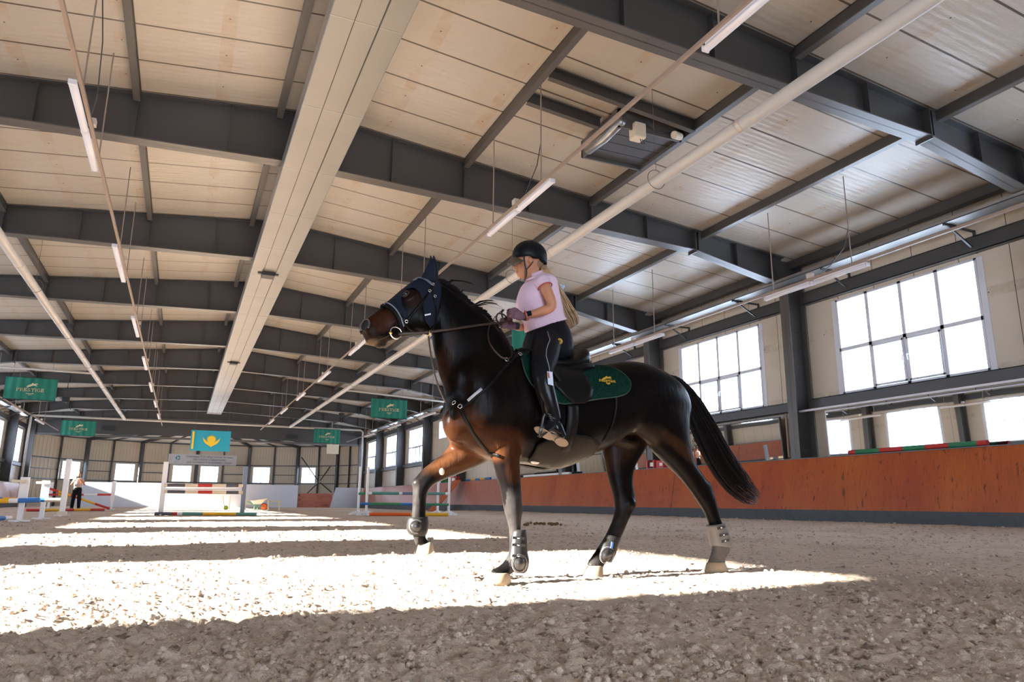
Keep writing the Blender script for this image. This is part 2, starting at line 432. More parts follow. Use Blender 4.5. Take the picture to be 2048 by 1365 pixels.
# --- roof struts between the frames, all along Y
def make_strut():
    o = MB(); L = BAY-.28
    o.box((-.055, 0, -.02), (.055, L, 0), 0); o.box((-.055, 0, -.17), (-.035, L, 0), 0); o.box((-.055, 0, -.19), (.055, L, -.17), 1); o.box((.03, 0, -.17), (.042, L, -.02), 0)
    me = o.mesh('roof_strut', [M['steel'], M['flange']]); return me
sme = make_strut()
SIDEN = {-1: 'left', 1: 'right'}
for s in (-1, 1):
    for j, t in enumerate((.68, 3.04, 6.03, 9.06)):
        for n in range(-2, 8):
            o = bpy.data.objects.new('roof_strut', sme); COL.objects.link(o); x = XC+s*t
            o.location = (x, yf(n)+.14, ztop(x)-.015)
            tag(o, 'grey roof strut %s out %s of the central duct, %s bay from the camera' % (ORD[j], SIDEN[s], ORD[n+2]), 'roof strut', 'roof struts between the frames')
# --- ridge duct
mb = MB(); zb = 6.36; x0, x1 = 1.12, 2.06
mb.box((x0, YN, zb), (x1, 54.4, zb+.30))
du = mb.build('ventilation_duct', M['duct'], label='long square-section metal ventilation duct under the ridge', cat='duct'); bevel(du, .01, 1)
sm = MB(); sm.box((x0+.30, YN, zb-.006), (x0+.31, 54.4, zb)); sm.build('seam', M['dark'], du)
sm = MB(); sm.box((x1-.33, YN, zb-.012), (x1-.315, 54.4, zb)); sm.build('seam', M['dark'], du)
for k in range(24):
    y = 1.2+k*2.3; sm = MB(); sm.box((x0, y, zb-.004), (x1, y+.012, zb), 0); sm.build('seam', M['galv'], du)
for y in (19.2, 33.0): # small grilles hanging on the duct's lower face
    sm = MB(); sm.box((1.40, y, zb-.10), (1.72, y+.35, zb-.02), 0); sm.box((1.30, y+.12, zb-.03), (1.82, y+.22, zb-.005), 0)
    sm.build('duct_grille', M['dark'], None, label='small dark grille under the central duct, %s from the camera' % ('nearer' if y < 20 else 'farther'), cat='grille')
# --- round heating pipes
for s, X, yr, lab in ((1, 6.42, 51.5, 'long cream round pipe running under the roof right of the central duct'), (-1, -3.68, 51.5, 'long cream round pipe running under the roof left of the central duct')):
    mb = MB(); mb.cyl((X, -3, 5.46), (X, yr, 5.46), .095, 20); p = mb.build('heating_pipe', M['pipe'], smooth=True, label=lab, cat='pipe')
    for k in range(9):
        mb = MB(); mb.cyl((X, 1.2+k*5.6, 5.46), (X, 1.27+k*5.6, 5.46), .103, 20); mb.build('pipe_collar', M['cream'], p)
        y = 3.2+k*5.6; mb = MB()
        mb.tube([(X+.16*math.cos(a), y, 5.46+.16*math.sin(a)+.04) for a in np.linspace(0, 2*PI, 20)[:-1]], .006, 5, close=True); mb.tube([(X, y, 5.66), (X, y+.02, ztop(X)-.1)], .004, 4)
        mb.build('pipe_hanger', M['wire'], p)
# transverse pipe at the far end, turning down beside the right column
A = at(70, 831, Y=55.9); zt_ = A[2]
mb = MB(); mb.tube([(-9.4, 55.9, 0), (-9.4, 55.9, zt_-.1), (-9.3, 55.9, zt_), (12.2, 55.9, zt_), (12.4, 55.9, zt_-.12), (12.4, 55.9, 0)], .075, 10)
mb.build('heating_pipe', M['pipe'], smooth=True, label='cream pipe crossing the far end and turning down beside both walls', cat='pipe')
mb = MB(); mb.tube([(-3.7, 33.2, 5.46), (-4.0, 33.2, 5.46), (-9.6, 33.4, 5.5)], .045, 8); mb.build('branch_pipe', M['pipe'], smooth=True, label='thin cream branch pipe leaving the left round pipe towards the wall', cat='pipe')
mb = MB(); mb.tube([(6.42, 33.2, 5.46), (6.8, 33.2, 5.46), (12.6, 33.4, 5.2)], .045, 8); mb.build('branch_pipe', M['pipe'], smooth=True, label='thin cream branch pipe leaving the right round pipe towards the wall', cat='pipe')

# --- strip lamps on rails
def make_lamp():
    root = empty('strip_lamp', (0, 0, 0), cat='lamp')
    mb = MB(); mb.tube([(0, -.62, 0), (0, .62, 0)], .050, 14, flat=.75); d = mb.build('diffuser', M['white'], root, smooth=True)
    mb = MB(); mb.box((-.035, -.60, .028), (.035, .60, .055)); mb.build('housing', M['white'], root)
    for y in (-.635, .635):
        mb = MB(); mb.box((-.048, y-.015, -.034), (.048, y+.015, .04)); e = mb.build('end_cap', M['white'], d); bevel(e, .01, 2)
    return root
lamp0 = make_lamp(); lamp_used = False
LY = [4.35+6.3*k for k in range(8)]
rows = [('right of the central duct', 4.80, 5.40, 0), ('left of the central duct', -1.60, 5.40, 1), ('along the right wall', 11.02, 4.77, 1), ('along the left wall', -7.62, 4.77, 1)]
for rn, X, Z, kind in rows:
    mb = MB(); mb.box((X-.022, 0, Z+.055), (X+.022, 55, Z+.10))
    rail = mb.build('lamp_rail', M['conduit'], label='thin beige rail carrying the strip lamps %s' % rn, cat='rail')
    for k, y in enumerate(LY):
        if X > 8: y -= .5
        for q, yy in enumerate((y-.66, y+.66)):
            dx = .07 if X < 0 else -.05
            lab = '%s strip lamp of the %s pair %s' % (('nearer', 'farther')[q], ORD[k], rn)
            if not lamp_used: o = lamp0; lamp_used = True; o.location = (X-dx, yy, Z); o['label'] = lab; o['group'] = 'strip lamps under the roof'
            else: copy_tree(lamp0, None, (X-dx, yy, Z), lab)
        for yy in (y-1.0, y+1.0):
            xs = X if abs(X) < 5 else X
            mb = MB(); mb.tube([(X, yy, Z+.08), (X, yy, ztop(xs)-.16)], .011, 6); mb.build('hanger_rod', M['conduit'], rail)
        mb = MB(); mb.box((X-.04, y-.06, Z+.10), (X+.05, y+.06, Z+.19)); mb.build('junction_box', M['cream'], rail)
        if k < 2:
            mb = MB(); P_ = [(X+.02, y+.1, Z+.15), (X-.05, y+.2, Z+.35), (X+.03, y-.1, Z+.5), (X+.06, y-.5, Z+1.1), (X, y-.75, ztop(X)-.2)] if X < 0 else [(X+.02, y+.1, Z+.15), (X+.08, y-.1, Z+.12), (X, y-.5, Z+.2), (X, y-.85, Z+.45), (X, y-1, Z+.8)]
            mb.tube(P_, .008, 5); mb.build('cable', M['dark'], rail)
# --- cable tray with brackets along the walls
for s in (1, -1):
    X0, X1 = XC+s*11.25, XC+s*11.6; Z = 5.80
    mb = MB()
    mb.box((X0, -2, Z), (X1, 56, Z+.012), 0); mb.box((X0, -2, Z), (X0+s*.012, 56, Z+.07), 0); mb.box((X1, -2, Z), (X1-s*.012, 56, Z+.07), 0)
    mb.box((X0-s*.004, -2, Z+.07), (X0+s*.03, 56, Z+.085), 1)
    t_ = mb.build('cable_tray', [M['galv'], M['conduit']], label='galvanised cable tray on brackets high along the %s wall' % SIDEN[s], cat='cable tray')
    for k in range(19):
        y = 2.6+k*3.0; mb = MB()
        mb.bar((X0, y, Z-.025), (XC+s*(HALF-.02), y, Z-.025), .04, .04); mb.bar((XC+s*(HALF-.03), y, Z), (XC+s*(HALF-.03), y, Z-.48), .04, .04); mb.bar((X0+s*.12, y, Z-.03), (XC+s*(HALF-.03), y, Z-.44), .035, .035)
        mb.build('bracket', M['steel'], t_)
# --- kick boards
def kick(side, name, yn, yf_, m):
    xb, xt = XC+side*11.27, XC+side*11.57; z0, z1 = -.1, 1.52
    mb = MB()
    def sect(za, zb, out, th, mi):
        def X(z): return xb+(xt-xb)*(z-0)/(z1) - side*out
        mb.hexa([(X(za), yn, za), (X(za)+side*th, yn, za), (X(za)+side*th, yf_, za), (X(za), yf_, za), (X(zb), yn, zb), (X(zb)+side*th, yn, zb), (X(zb)+side*th, yf_, zb), (X(zb), yf_, zb)], mi)
    sect(.30, z1, 0, .03, 0); sect(z0, .36, .012, .045, 1)
    mb.box((xt-side*.02, yn, z1), (xt+side*.16, yf_, z1+.02), 2)
    return mb.build(name, [m, M['rubber'], M['flange']], kind='structure')
kick(1, 'baseboard_right', -2, 30, M['board']); kick(1, 'baseboard_far_right', 30, 60, M['board_far'])
kick(-1, 'baseboard_left', -2, 60, M['board_far'])
# --- far end fascia and polygonal apse
mb = MB(); yE = 61.35
for s in (-1, 1):
    x1 = XC+s*HALF
    mb.hexa([(XC, yE, 5.35), (x1, yE, 5.15), (x1, yE+.06, 5.15), (XC, yE+.06, 5.35), (XC, yE, 7.70), (x1, yE, 6.50), (x1, yE+.06, 6.50), (XC, yE+.06, 7.70)], 0)
trim(mb, 'steel')
mb = MB(); mb.box((XL, yE-.1, 5.02), (XR, yE+.1, 5.18)); trim(mb, 'flange')
for x in (at(216, 857, Y=61.15), at(585, 874, Y=61.15)):
    mb = MB(); mb.box((x[0]-.42, 61.20, x[2]-.16), (x[0]+.42, 61.37, x[2]+.16), 0)
    for q in range(6): mb.box((x[0]-.38, 61.17, x[2]-.14+q*.05), (x[0]+.38, 61.22, x[2]-.125+q*.05), 0)
    mb.build('wall_vent', M['dark'], label='black louvred vent on the grey fascia, %s of the flag' % ('left' if x[0] < 1 else 'right'), cat='vent')
CX, CY, RA, RB = XC, 61.35, 12.0, 7.8
def apse_pt(px):
    d = raydir(px, 950); lo = None
    for t in np.linspace(.001, .09, 6000):
        P = CP+d*t
        if P[1] > CY and ((P[0]-CX)/RA)**2+((P[1]-CY)/RB)**2 > 1: return P[0], P[1]
cols_px = [60, 112, 166, 219, 277, 335, 391, 445, 497, 548, 596, 638, 676, 700]
AP = [apse_pt(p) for p in cols_px]; AP = [p for p in AP if p]
AP = [(XL, CY)]+[p for p in AP if p[0] > XL+.6 and p[0] < XR-.6]+[(XR, CY)]
ZE = 5.30; hub = (CX, CY+.2, 6.5)
roof = MB(); wlls = MB(); ends = []
WPX = [(107, 150), (218, 264), (337, 380), (397, 440), (503, 543), (601, 636)]
for i in range(len(AP)-1):
    (xa, ya), (xb, yb_) = AP[i], AP[i+1]
    c1 = np.array([xa, ya]); c2 = np.array([xb, yb_]); mid = (c1+c2)/2; nrm = np.array([mid[0]-CX, mid[1]-CY+1.]); nrm /= np.linalg.norm(nrm)
    e = np.array([nrm[0], nrm[1], 0])*.08
    ua, ub = proj([xa, ya, 3])[0], proj([xb, yb_, 3])[0]
    hit = [w_ for w_ in WPX if (w_[0]+w_[1])/2 > min(ua, ub) and (w_[0]+w_[1])/2 < max(ua, ub)]
    def P(f, z, o=0): q = c1+(c2-c1)*f; return (q[0]+e[0]*o, q[1]+e[1]*o, z)
    def slab(mbx, f0, f1, z0, z1, o0=0, o1=1, m=0): mbx.hexa([P(f0, z0, o0), P(f1, z0, o0), P(f1, z0, o1), P(f0, z0, o1), P(f0, z1, o0), P(f1, z1, o0), P(f1, z1, o1), P(f0, z1, o1)], m)
    mw = MB()
    if hit:
        f0, f1 = .16, .84; slab(mw, 0, f0, -.2, ZE); slab(mw, f1, 1, -.2, ZE); slab(mw, f0, f1, -.2, 2.02); slab(mw, f0, f1, 3.42, ZE)
    else: slab(mw, 0, 1, -.2, ZE)
    # corrugation battens
    nb = 9
    for k in range(nb):
        f = (k+.5)/nb
        if hit and f0-.01 < f < f1+.01: slab(mw, f-.01, f+.01, .2, 2.0, -.25, 0); slab(mw, f-.01, f+.01, 3.5, ZE, -.25, 0)
        else: slab(mw, f-.01, f+.01, .2, ZE, -.25, 0)
    mw.build('wall_far_end_%d' % (i+1), M['tan'], kind='structure')
    if hit:
        wn += 1; wo = empty('window_%d' % wn, P(.5, 2.02), kind='structure'); fr = MB()
        for a_, b_, z0, z1 in ((f0, f1, 2.02, 2.07), (f0, f1, 3.37, 3.42), (f0, f0+.02, 2.02, 3.42), (f1-.02, f1, 2.02, 3.42), (.49, .51, 2.02, 2.7), (f0, .36, 2.62, 2.66), (.66, f1, 2.62, 2.66)): slab(fr, a_, b_, z0, z1, -.3, .6)
        fr.build('window_frame', M['frame_white'], wo); gl = MB(); slab(gl, f0+.02, f1-.02, 2.07, 3.37, .1, .2); gl.build('window_pane', M['glass'], wo)
        d2 = (c2-c1); ang = math.atan2(d2[1], d2[0])
        po = portal((mid[0]-nrm[0]*.15, mid[1]-nrm[1]*.15, 2.72), (0, 0, 0), np.linalg.norm(d2)*.7, 1.4)
        po.rotation_euler = Vector((-nrm[0], -nrm[1], 0)).to_track_quat('-Z', 'Y').to_euler()
    gt = MB()
    for z in (1.95, 3.50, ZE-.1): slab(gt, 0, 1, z, z+.08, -.9, 0)
    if not hit: slab(gt, 0, 1, 2.7, 2.76, -.7, 0)
    trim(gt, 'steel')
    rf = MB(); rf.add([hub, P(0, ZE-.01, 1.2), P(1, ZE-.01, 1.2), (hub[0], hub[1], hub[2]+.08), P(0, ZE+.08, 1.2), P(1, ZE+.08, 1.2)], [(0, 1, 2), (5, 4, 3), (0, 3, 4, 1), (1, 4, 5, 2), (2, 5, 3, 0)])
    rf.build('ceiling_far_end_%d' % (i+1), M['ceil_far'], kind='structure')
for i, (x, y) in enumerate(AP[1:-1]):
    big = i % 2 == 1; wd = .26 if big else .12
    o = empty('wall_column', (x, y, 0), 'steel column of the curved far wall, %s from its left end, with its rafter' % ORD[i], 'column', 'columns of the curved far wall')
    d = Vector((CX-x, CY+.2-y, 0)).normalized(); p0 = Vector((x, y, 0))+d*.12
    mb = MB(); mb.bar(p0+Vector((0, 0, -.1)), p0+Vector((0, 0, ZE)), wd, wd*.8, up=d); mb.build('column_shaft', M['steel'], o)
    hb = Vector(hub); q0 = Vector((x, y, ZE))+d*.2; q1 = q0.lerp(Vector((hb.x, hb.y, hb.z-.15)), .92)
    mb = MB(); mb.bar(q0, q1, .14 if big else .08, .42 if big else .14); mb.build('radial_rafter', M['steel'], o)
# diagonal wind braces in the last two bays right
def P3(px, py, Y): return at(px, py, Y=Y+1.2)
for k, (a, b) in enumerate((((603, 915), (636, 962)), ((640, 962), (674, 915)), ((640, 966), (674, 995)), ((612, 990), (636, 966)))):
    mb = MB(); mb.tube([P3(*a, 64.5-k*.2), P3(*b, 64.5-k*.2)], .05, 6); trim(mb, 'steel')
# barrier boards standing in front of the curved wall
apx = [150, 236, 318, 400, 484, 595]; YBAR = 60.15
bp = [at(p, 1000, Y=YBAR) for p in apx]
for i in range(len(bp)-1):
    mb = MB(); mb.box((bp[i][0], YBAR, 0), (bp[i+1][0]-.01, YBAR+.05, 1.72))
    mb.build('barrier_panel', M['barrier'], label='pale blue-white barrier panel before the far wall, %s from the left' % ORD[i], cat='barrier', group='pale barrier panels')
a = at(596, 1000, Y=60.5); b = at(664, 1000, Y=60.5); mb = MB(); mb.box((a[0], 60.5, 0), (b[0], 60.56, 1.10)); mb.box((a[0], 60.48, 0), (b[0], 60.57, .16))
mb.build('barrier_panel', M['board_far'], label='low red wooden barrier panel right of the pale far panels', cat='barrier')
a = at(660, 1000, Y=58.6); mb = MB()
mb.poly([(a[0], 58.6, 0), (XC+11.2, 58.6, 0), (XC+11.5, 58.6, 1.55), (a[0]+.4, 58.6, 1.55)], .05)
mb.build('barrier_panel', M['barrier'], label='whitish leaning board panel at the far end of the right kick board', cat='barrier')  # whitish tone is light reflecting off the board, put into its colour
# ================================================================== sand
def vhash(i, j, k):
    h = (i*374761393 + j*668265263 + k*2147483647) & 0xffffffff
    h = ((h ^ (h >> 13))*1274126177) & 0xffffffff
    return ((h ^ (h >> 16)) & 0xffffff)/float(0xffffff)
def vnoise(x, y, k=0):
    xi = np.floor(x).astype(np.int64); yi = np.floor(y).astype(np.int64); fx = x-xi; fy = y-yi
    fx = fx*fx*(3-2*fx); fy = fy*fy*(3-2*fy)
    a = vhash(xi, yi, k); b = vhash(xi+1, yi, k); c = vhash(xi, yi+1, k); d = vhash(xi+1, yi+1, k)
    return (a*(1-fx)+b*fx)*(1-fy)+(c*(1-fx)+d*fx)*fy
def fbm(x, y, o=4, k=0):
    s = 0; a = .5
    for q in range(o): s = s+a*vnoise(x*2**q+q*17.3, y*2**q-q*9.1, k+q); a *= .5
    return s
def clods(x, y, size, k, dens=1.):
    """rounded lumps scattered over the plane: height 0..1"""
    u = x/size; v = y/size; ui = np.floor(u).astype(np.int64); vi = np.floor(v).astype(np.int64); h = np.zeros_like(x)
    for di in (-1, 0, 1):
        for dj in (-1, 0, 1):
            a = ui+di; b = vi+dj; px = a+vhash(a, b, k); py = b+vhash(a, b, k+1); r = .25+.55*vhash(a, b, k+2); on = vhash(a, b, k+3) < dens
            an = vhash(a, b, k+4)*PI; el = .6+.4*vhash(a, b, k+5)
            dx = u-px; dy = v-py; ex = dx*np.cos(an)+dy*np.sin(an); ey = (-dx*np.sin(an)+dy*np.cos(an))/el
            q = np.clip(1-(ex*ex+ey*ey)/(r*r), 0, None)
            h = np.maximum(h, np.where(on, np.sqrt(q)*r*1.3, 0))
    return h
def sand_z(x, y):
    wx = x+.03*(fbm(x*9, y*9, 3, 50)-.45)*2; wy = y+.03*(fbm(x*9+5, y*9+3, 3, 60)-.45)*2
    rough = np.clip(.45+1.3*(fbm(x*.9, y*.9, 3, 3)-.35), .35, 1.25)
    z = .035*(fbm(x*1.3, y*1.3, 3, 1)-.45) + .022*(fbm(x*6, y*6, 3, 9)-.45)
    near = np.clip((4.0-y-.06*x)/1.2, 0, 1); rough = rough*(.50+.50*near*near*(3-2*near))
    z = z + rough*(.026*clods(wx, wy, .12, 11, .20) + .022*clods(wx, wy, .052, 21, .45) + .016*clods(wx, wy, .024, 31, .6) + .008*clods(wx, wy, .013, 36, .5) + .012*(.5-np.abs(fbm(x*22, y*22, 3, 77)-.45)*3) - .030*clods(wx+3, wy+7, .09, 41, .22))
    z = z - .018
    t = np.clip((x-11.2)/1.5, 0, 1); z = z + .13*t*t*(3-2*t)
    t = np.clip((-7.8-x)/1.5, 0, 1); z = z + .13*t*t*(3-2*t)
    return z
ds = [.75]
while ds[-1] < 44: ds.append(ds[-1]+max(.0075, .0016*ds[-1]**2))
ds = np.array(ds); NA = 720
az = np.linspace(-YAW-1.02, -YAW+1.02, NA)              # angle from +Y towards +X
D_, A_ = np.meshgrid(ds, az, indexing='ij')
X_ = D_*np.sin(A_); Y_ = D_*np.cos(A_)
lim = (X_ < 13.1) & (X_ > -9.8)
Z_ = sand_z(np.clip(X_, -9.8, 13.1), Y_)
fade = np.clip((44-D_)/10, 0, 1); Z_ = Z_*fade
nr, ncl = X_.shape
co = np.stack([X_, Y_, Z_], -1).reshape(-1, 3)
idx = np.arange(nr*ncl).reshape(nr, ncl)
q = np.stack([idx[:-1, :-1], idx[:-1, 1:], idx[1:, 1:], idx[1:, :-1]], -1)
keep = (lim[:-1, :-1] | lim[1:, 1:]) & (Y_[:-1, :-1] > -6); q = q[keep]
q = q[:, ::-1]
me = bpy.data.meshes.new('floor'); me.vertices.add(len(co)); me.vertices.foreach_set('co', co.ravel().astype(np.float32))
me.loops.add(q.size); me.loops.foreach_set('vertex_index', q.ravel().astype(np.int32)); me.polygons.add(len(q)); me.polygons.foreach_set('loop_start', np.arange(0, q.size, 4, dtype=np.int32))
me.update(calc_edges=True); me.polygons.foreach_set('use_smooth', [True]*len(me.polygons))
m = mat('arena_sand', (.40, .31, .25), .95, spec=.15); g = G(m); co_ = g.coord((1, 1, 1), 'World')
base = g.mix(g.noise(co_, 7, 6, .65), (.68, .535, .41), (.52, .39, .295))
base = g.mix(g.ramp(g.noise(co_, .5, 3), [(.5, (0, 0, 0)), (.75, (.6, .6, .6))]), base, (.36, .255, .18))
base = g.mix(g.ramp(g.noise(co_, 26, 3, .6), [(.60, (0, 0, 0)), (.70, (.7, .7, .7))]), base, (.48, .40, .35))
base = g.mix(g.ramp(g.noise(co_, 17, 2, .5), [(.60, (0, 0, 0)), (.68, (.8, .8, .8))]), base, (.17, .11, .075))
base = g.mix(g.ramp(g.noise(co_, 5.5, 5, .75), [(.60, (0, 0, 0)), (.68, (.6, .6, .6))]), base, (.27, .18, .125))
g.col(base)
base = g.mix(g.ramp(g.noise(co_, 9, 4, .8), [(.60, (0, 0, 0)), (.66, (.75, .75, .75))]), base, (.18, .12, .085))
g.col(base)
b1 = g.bump(g.noise(co_, 90, 4, .7), .5, .012); b2 = g.bump(g.noise(co_, 20, 5, .7), .8, .035, b1)
M['sand'] = m; me.materials.append(m)
fl = bpy.data.objects.new('floor', me); COL.objects.link(fl); fl['kind'] = 'structure'
mb = MB(); mb.box((XL-1, YN, -.3), (XR+1, 72, -.035)); mb.build('floor_base', m, kind='structure')
mb = MB(); mb.add([(XL, 36, -.004), (XR, 36, -.004), (XR, 71, -.004), (XL, 71, -.004)], [(0, 1, 2, 3)]); mb.build('floor_far', m, kind='structure')

# loose crumbs of sand lying on the surface: nobody could count them
def crumbs(N, seed):
    r = np.random.default_rng(seed)
    t = (1+5**.5)/2; iv = np.array([(-1, t, 0), (1, t, 0), (-1, -t, 0), (1, -t, 0), (0, -1, t), (0, 1, t), (0, -1, -t), (0, 1, -t), (t, 0, -1), (t, 0, 1), (-t, 0, -1), (-t, 0, 1)])/math.sqrt(1+t*t)
    fc = np.array([(0, 11, 5), (0, 5, 1), (0, 1, 7), (0, 7, 10), (0, 10, 11), (1, 5, 9), (5, 11, 4), (11, 10, 2), (10, 7, 6), (7, 1, 8), (3, 9, 4), (3, 4, 2), (3, 2, 6), (3, 6, 8), (3, 8, 9), (4, 9, 5), (2, 4, 11), (6, 2, 10), (8, 6, 7), (9, 8, 1)])
    mids = {}; V = [tuple(p) for p in iv]; F2 = []
    def mid(a, b):
        k = (min(a, b), max(a, b))
        if k not in mids: m_ = np.array(V[a])+np.array(V[b]); V.append(tuple(m_/np.linalg.norm(m_))); mids[k] = len(V)-1
        return mids[k]
    for a, b, c in fc: x, y, z = mid(a, b), mid(b, c), mid(c, a); F2 += [(a, x, z), (b, y, x), (c, z, y), (x, y, z)]
    V = np.array(V); F2 = np.array(F2)
    d = .95*np.exp(r.random(N)*math.log(22/.95)); an = -YAW+(r.random(N)-.5)*1.9; x = d*np.sin(an); y = d*np.cos(an)
    keep = fbm(x*2.2, y*2.2, 3, 200)+.25*r.random(N) > .50; x, y, d = x[keep], y[keep], d[keep]; n = len(x)
    R = (.0035+.011*r.random(n)**3.2)*(1+.10*np.clip(d-2, 0, 9)); big = r.random(n) < .006; R[big] *= 1.7
    z = sand_z(x, y)+R*.25
    sc = 1+.45*(r.random((n, 1, 3))-.5)*np.array([1, 1, .6]); jit = 1+.40*(r.random((n, len(V), 1))-.5)
    P = V[None]*jit*sc*R[:, None, None]; ph = r.random(n)*2*PI; c, s = np.cos(ph)[:, None], np.sin(ph)[:, None]
    Q = np.stack([P[..., 0]*c-P[..., 1]*s+x[:, None], P[..., 0]*s+P[..., 1]*c+y[:, None], P[..., 2]*.8+z[:, None]], -1).reshape(-1, 3)
    T = (F2[None]+(np.arange(n)*len(V))[:, None, None]).reshape(-1, 3)
    me = bpy.data.meshes.new('sand_crumbs'); me.vertices.add(len(Q)); me.vertices.foreach_set('co', Q.ravel().astype(np.float32)); me.loops.add(T.size); me.loops.foreach_set('vertex_index', T.ravel().astype(np.int32))
    me.polygons.add(len(T)); me.polygons.foreach_set('loop_start', np.arange(0, T.size, 3, dtype=np.int32)); me.update(calc_edges=True); me.materials.append(M['sand'])
    o = bpy.data.objects.new('sand_crumbs', me); COL.objects.link(o); return tag(o, 'loose crumbs and clods of beige sand strewn over the arena floor', 'sand', kind='stuff')
crumbs(34000, 5)

# ================================================================== jumps
C_ = dict(red=(.55, .035, .03), yellow=(.80, .42, .02), white=(.80, .78, .78), blue=(.03, .16, .46), green=(.03, .22, .10), dark=(.09, .09, .10), orange=(.80, .13, .02), teal=(.10, .27, .22), steel=(.16, .20, .27), cream=(.72, .60, .45))
PM = {k: mat('paint_'+k, v, .45) for k, v in C_.items()}
def pole(P, Q, r, segs, label, group=None):
    """round jump pole with painted bands: segs = [(end fraction, colour)]"""
    P = Vector([float(c) for c in P]); Q = Vector([float(c) for c in Q]); mb = MB(); f0 = 0; names = []
    for f1, c in segs:
        if c not in names: names.append(c)
        mb.cyl(P.lerp(Q, f0), P.lerp(Q, f1), r, 12, names.index(c)); f0 = f1
    return mb.build('jump_pole', [PM[c] for c in names], smooth=False, label=label, cat='pole', group=group)
def standard(base, H, label, w=.09, cups=(), kind='feet', m='white', lean=0, group=None):
    o = empty('jump_standard', base, label, 'jump standard', group)
    x, y, z = [float(c) for c in base]
    if kind == 'paddle':
        mb = MB(); mb.box((x-w, y-.04, .42), (x+w, y+.04, H)); mb.box((x-w*.6, y-.035, 0.02), (x+w*.6, y+.035, .42)); mb.build('post', PM[m], o)
    else:
        mb = MB(); mb.box((x-w/2, y-w/2, .02), (x+w/2, y+w/2, H)); p = mb.build('post', PM[m], o); bevel(p, .008, 1)
    mb = MB()
    if kind == 'feet':
        for dx, dy in ((-.32, 0), (.32, 0), (0, -.34), (0, .34)):
            mb.bar((x, y, .16), (x+dx, y+dy, .03), .05, .05)
    fw_ = .34 if kind == 'feet' else .2
    mb.box((x-fw_, y-.03, .0), (x+fw_, y+.03, .035)); mb.box((x-.03, y-.36, .0), (x+.03, y+.36, .035))
    mb.build('foot', PM[m], o)
    for cz in cups:
        mb = MB(); mb.box((x-.035, y-.11, cz-.05), (x+.035, y-.04, cz-.03)); mb.box((x-.035, y-.12, cz-.05), (x+.035, y-.105, cz+.01)); mb.build('cup', M['dark'], o)
    return o
def yz(u, v): return at(u, v, Z=0)
# left: blue, white and yellow oxer
a = yz(38, 1044); b = yz(82, 1039)
def top_z(u, v, p): return at(u, v, Y=p[1])[2]
standard((a[0], a[1], 0), top_z(52, 955, a), 'short white board-shaped jump standard at the left edge, nearer one', .085, (), 'paddle')
standard((b[0], b[1], 0), top_z(94, 962, b), 'short white board-shaped jump standard second from the left edge', .085, (), 'paddle')
for p_, u, v in ((a, 37, 963), (b, 84, 966)):
    P = at(u, v, Y=p_[1]-.06); mb = MB(); mb.box((P[0]-.12, p_[1]-.10, P[2]-.03), (P[0]+.16, p_[1]-.05, P[2]+.03)); mb.build('jump_cup', PM['cream'], label='cream wooden peg on the %s short white standard' % ('left edge' if u < 50 else 'second'), cat='peg')
P = at(-60, 1004, Y=a[1]-.12); Q = at(80, 1001, Y=a[1]-.12)
pole(P, Q, .05, [(.25, 'blue'), (.55, 'yellow'), (.68, 'white'), (1, 'blue')], 'blue, yellow and white jump pole in front, at the left edge')
P = at(-60, 999, Y=b[1]-.12); Q = at(121, 1001, Y=b[1]-.12)
pole(P, Q, .05, [(.35, 'blue'), (.6, 'yellow'), (.82, 'blue'), (1, 'cream')], 'blue and yellow jump pole behind, ending in cream, at the left edge')
P = yz(-50, 1044); Q = yz(20, 1041); pole((P[0], P[1], .05), (Q[0], Q[1], .05), .05, [(.6, 'blue'), (.8, 'blue'), (1, 'white')], 'blue and white pole on the sand at the left edge')
# tall white post
c = yz(123, 1033); standard((c[0], c[1], 0), top_z(140, 919, c), 'tall white jump post with a brown base left of the standing person', .14, (), 'flat')
mb = MB(); mb.box((c[0]-.12, c[1]-.12, 0), (c[0]+.12, c[1]+.12, .14)); mb.build('post_base', PM['cream'], label='brown block at the foot of the tall white jump post', cat='block')
# red, yellow and white cross-rail
d = yz(222, 1019.5); Yd = d[1]
standard((d[0], Yd, 0), top_z(228, 963, d), 'white jump standard right of the person, end of the red and yellow jump', .09, (), 'paddle')
e = at(96, 1019, Y=Yd); standard((e[0], Yd, 0), top_z(97, 965, d), 'white jump standard at the left end of the red and yellow jump', .09, (), 'paddle')
pole(at(96, 990, Y=Yd-.15), at(222, 990, Y=Yd-.15), .05, [(.16, 'red'), (.34, 'yellow'), (.56, 'red'), (.78, 'white'), (1, 'red')], 'horizontal red, yellow and white jump pole before the standing person')
pole(at(97, 977, Y=Yd-.28), at(219, 1018, Y=Yd-.28), .055, [(.16, 'red'), (.36, 'yellow'), (.54, 'red'), (.76, 'yellow'), (1, 'red')], 'slanting red and yellow jump pole crossing before the person')
P = at(53, 1021, Z=.05); Q = at(208, 1020, Z=.05); pole(P, Q, .055, [(.2, 'red'), (.4, 'yellow'), (.58, 'red'), (.8, 'yellow'), (1, 'red')], 'red and yellow jump pole lying on the sand below the slanting pole')
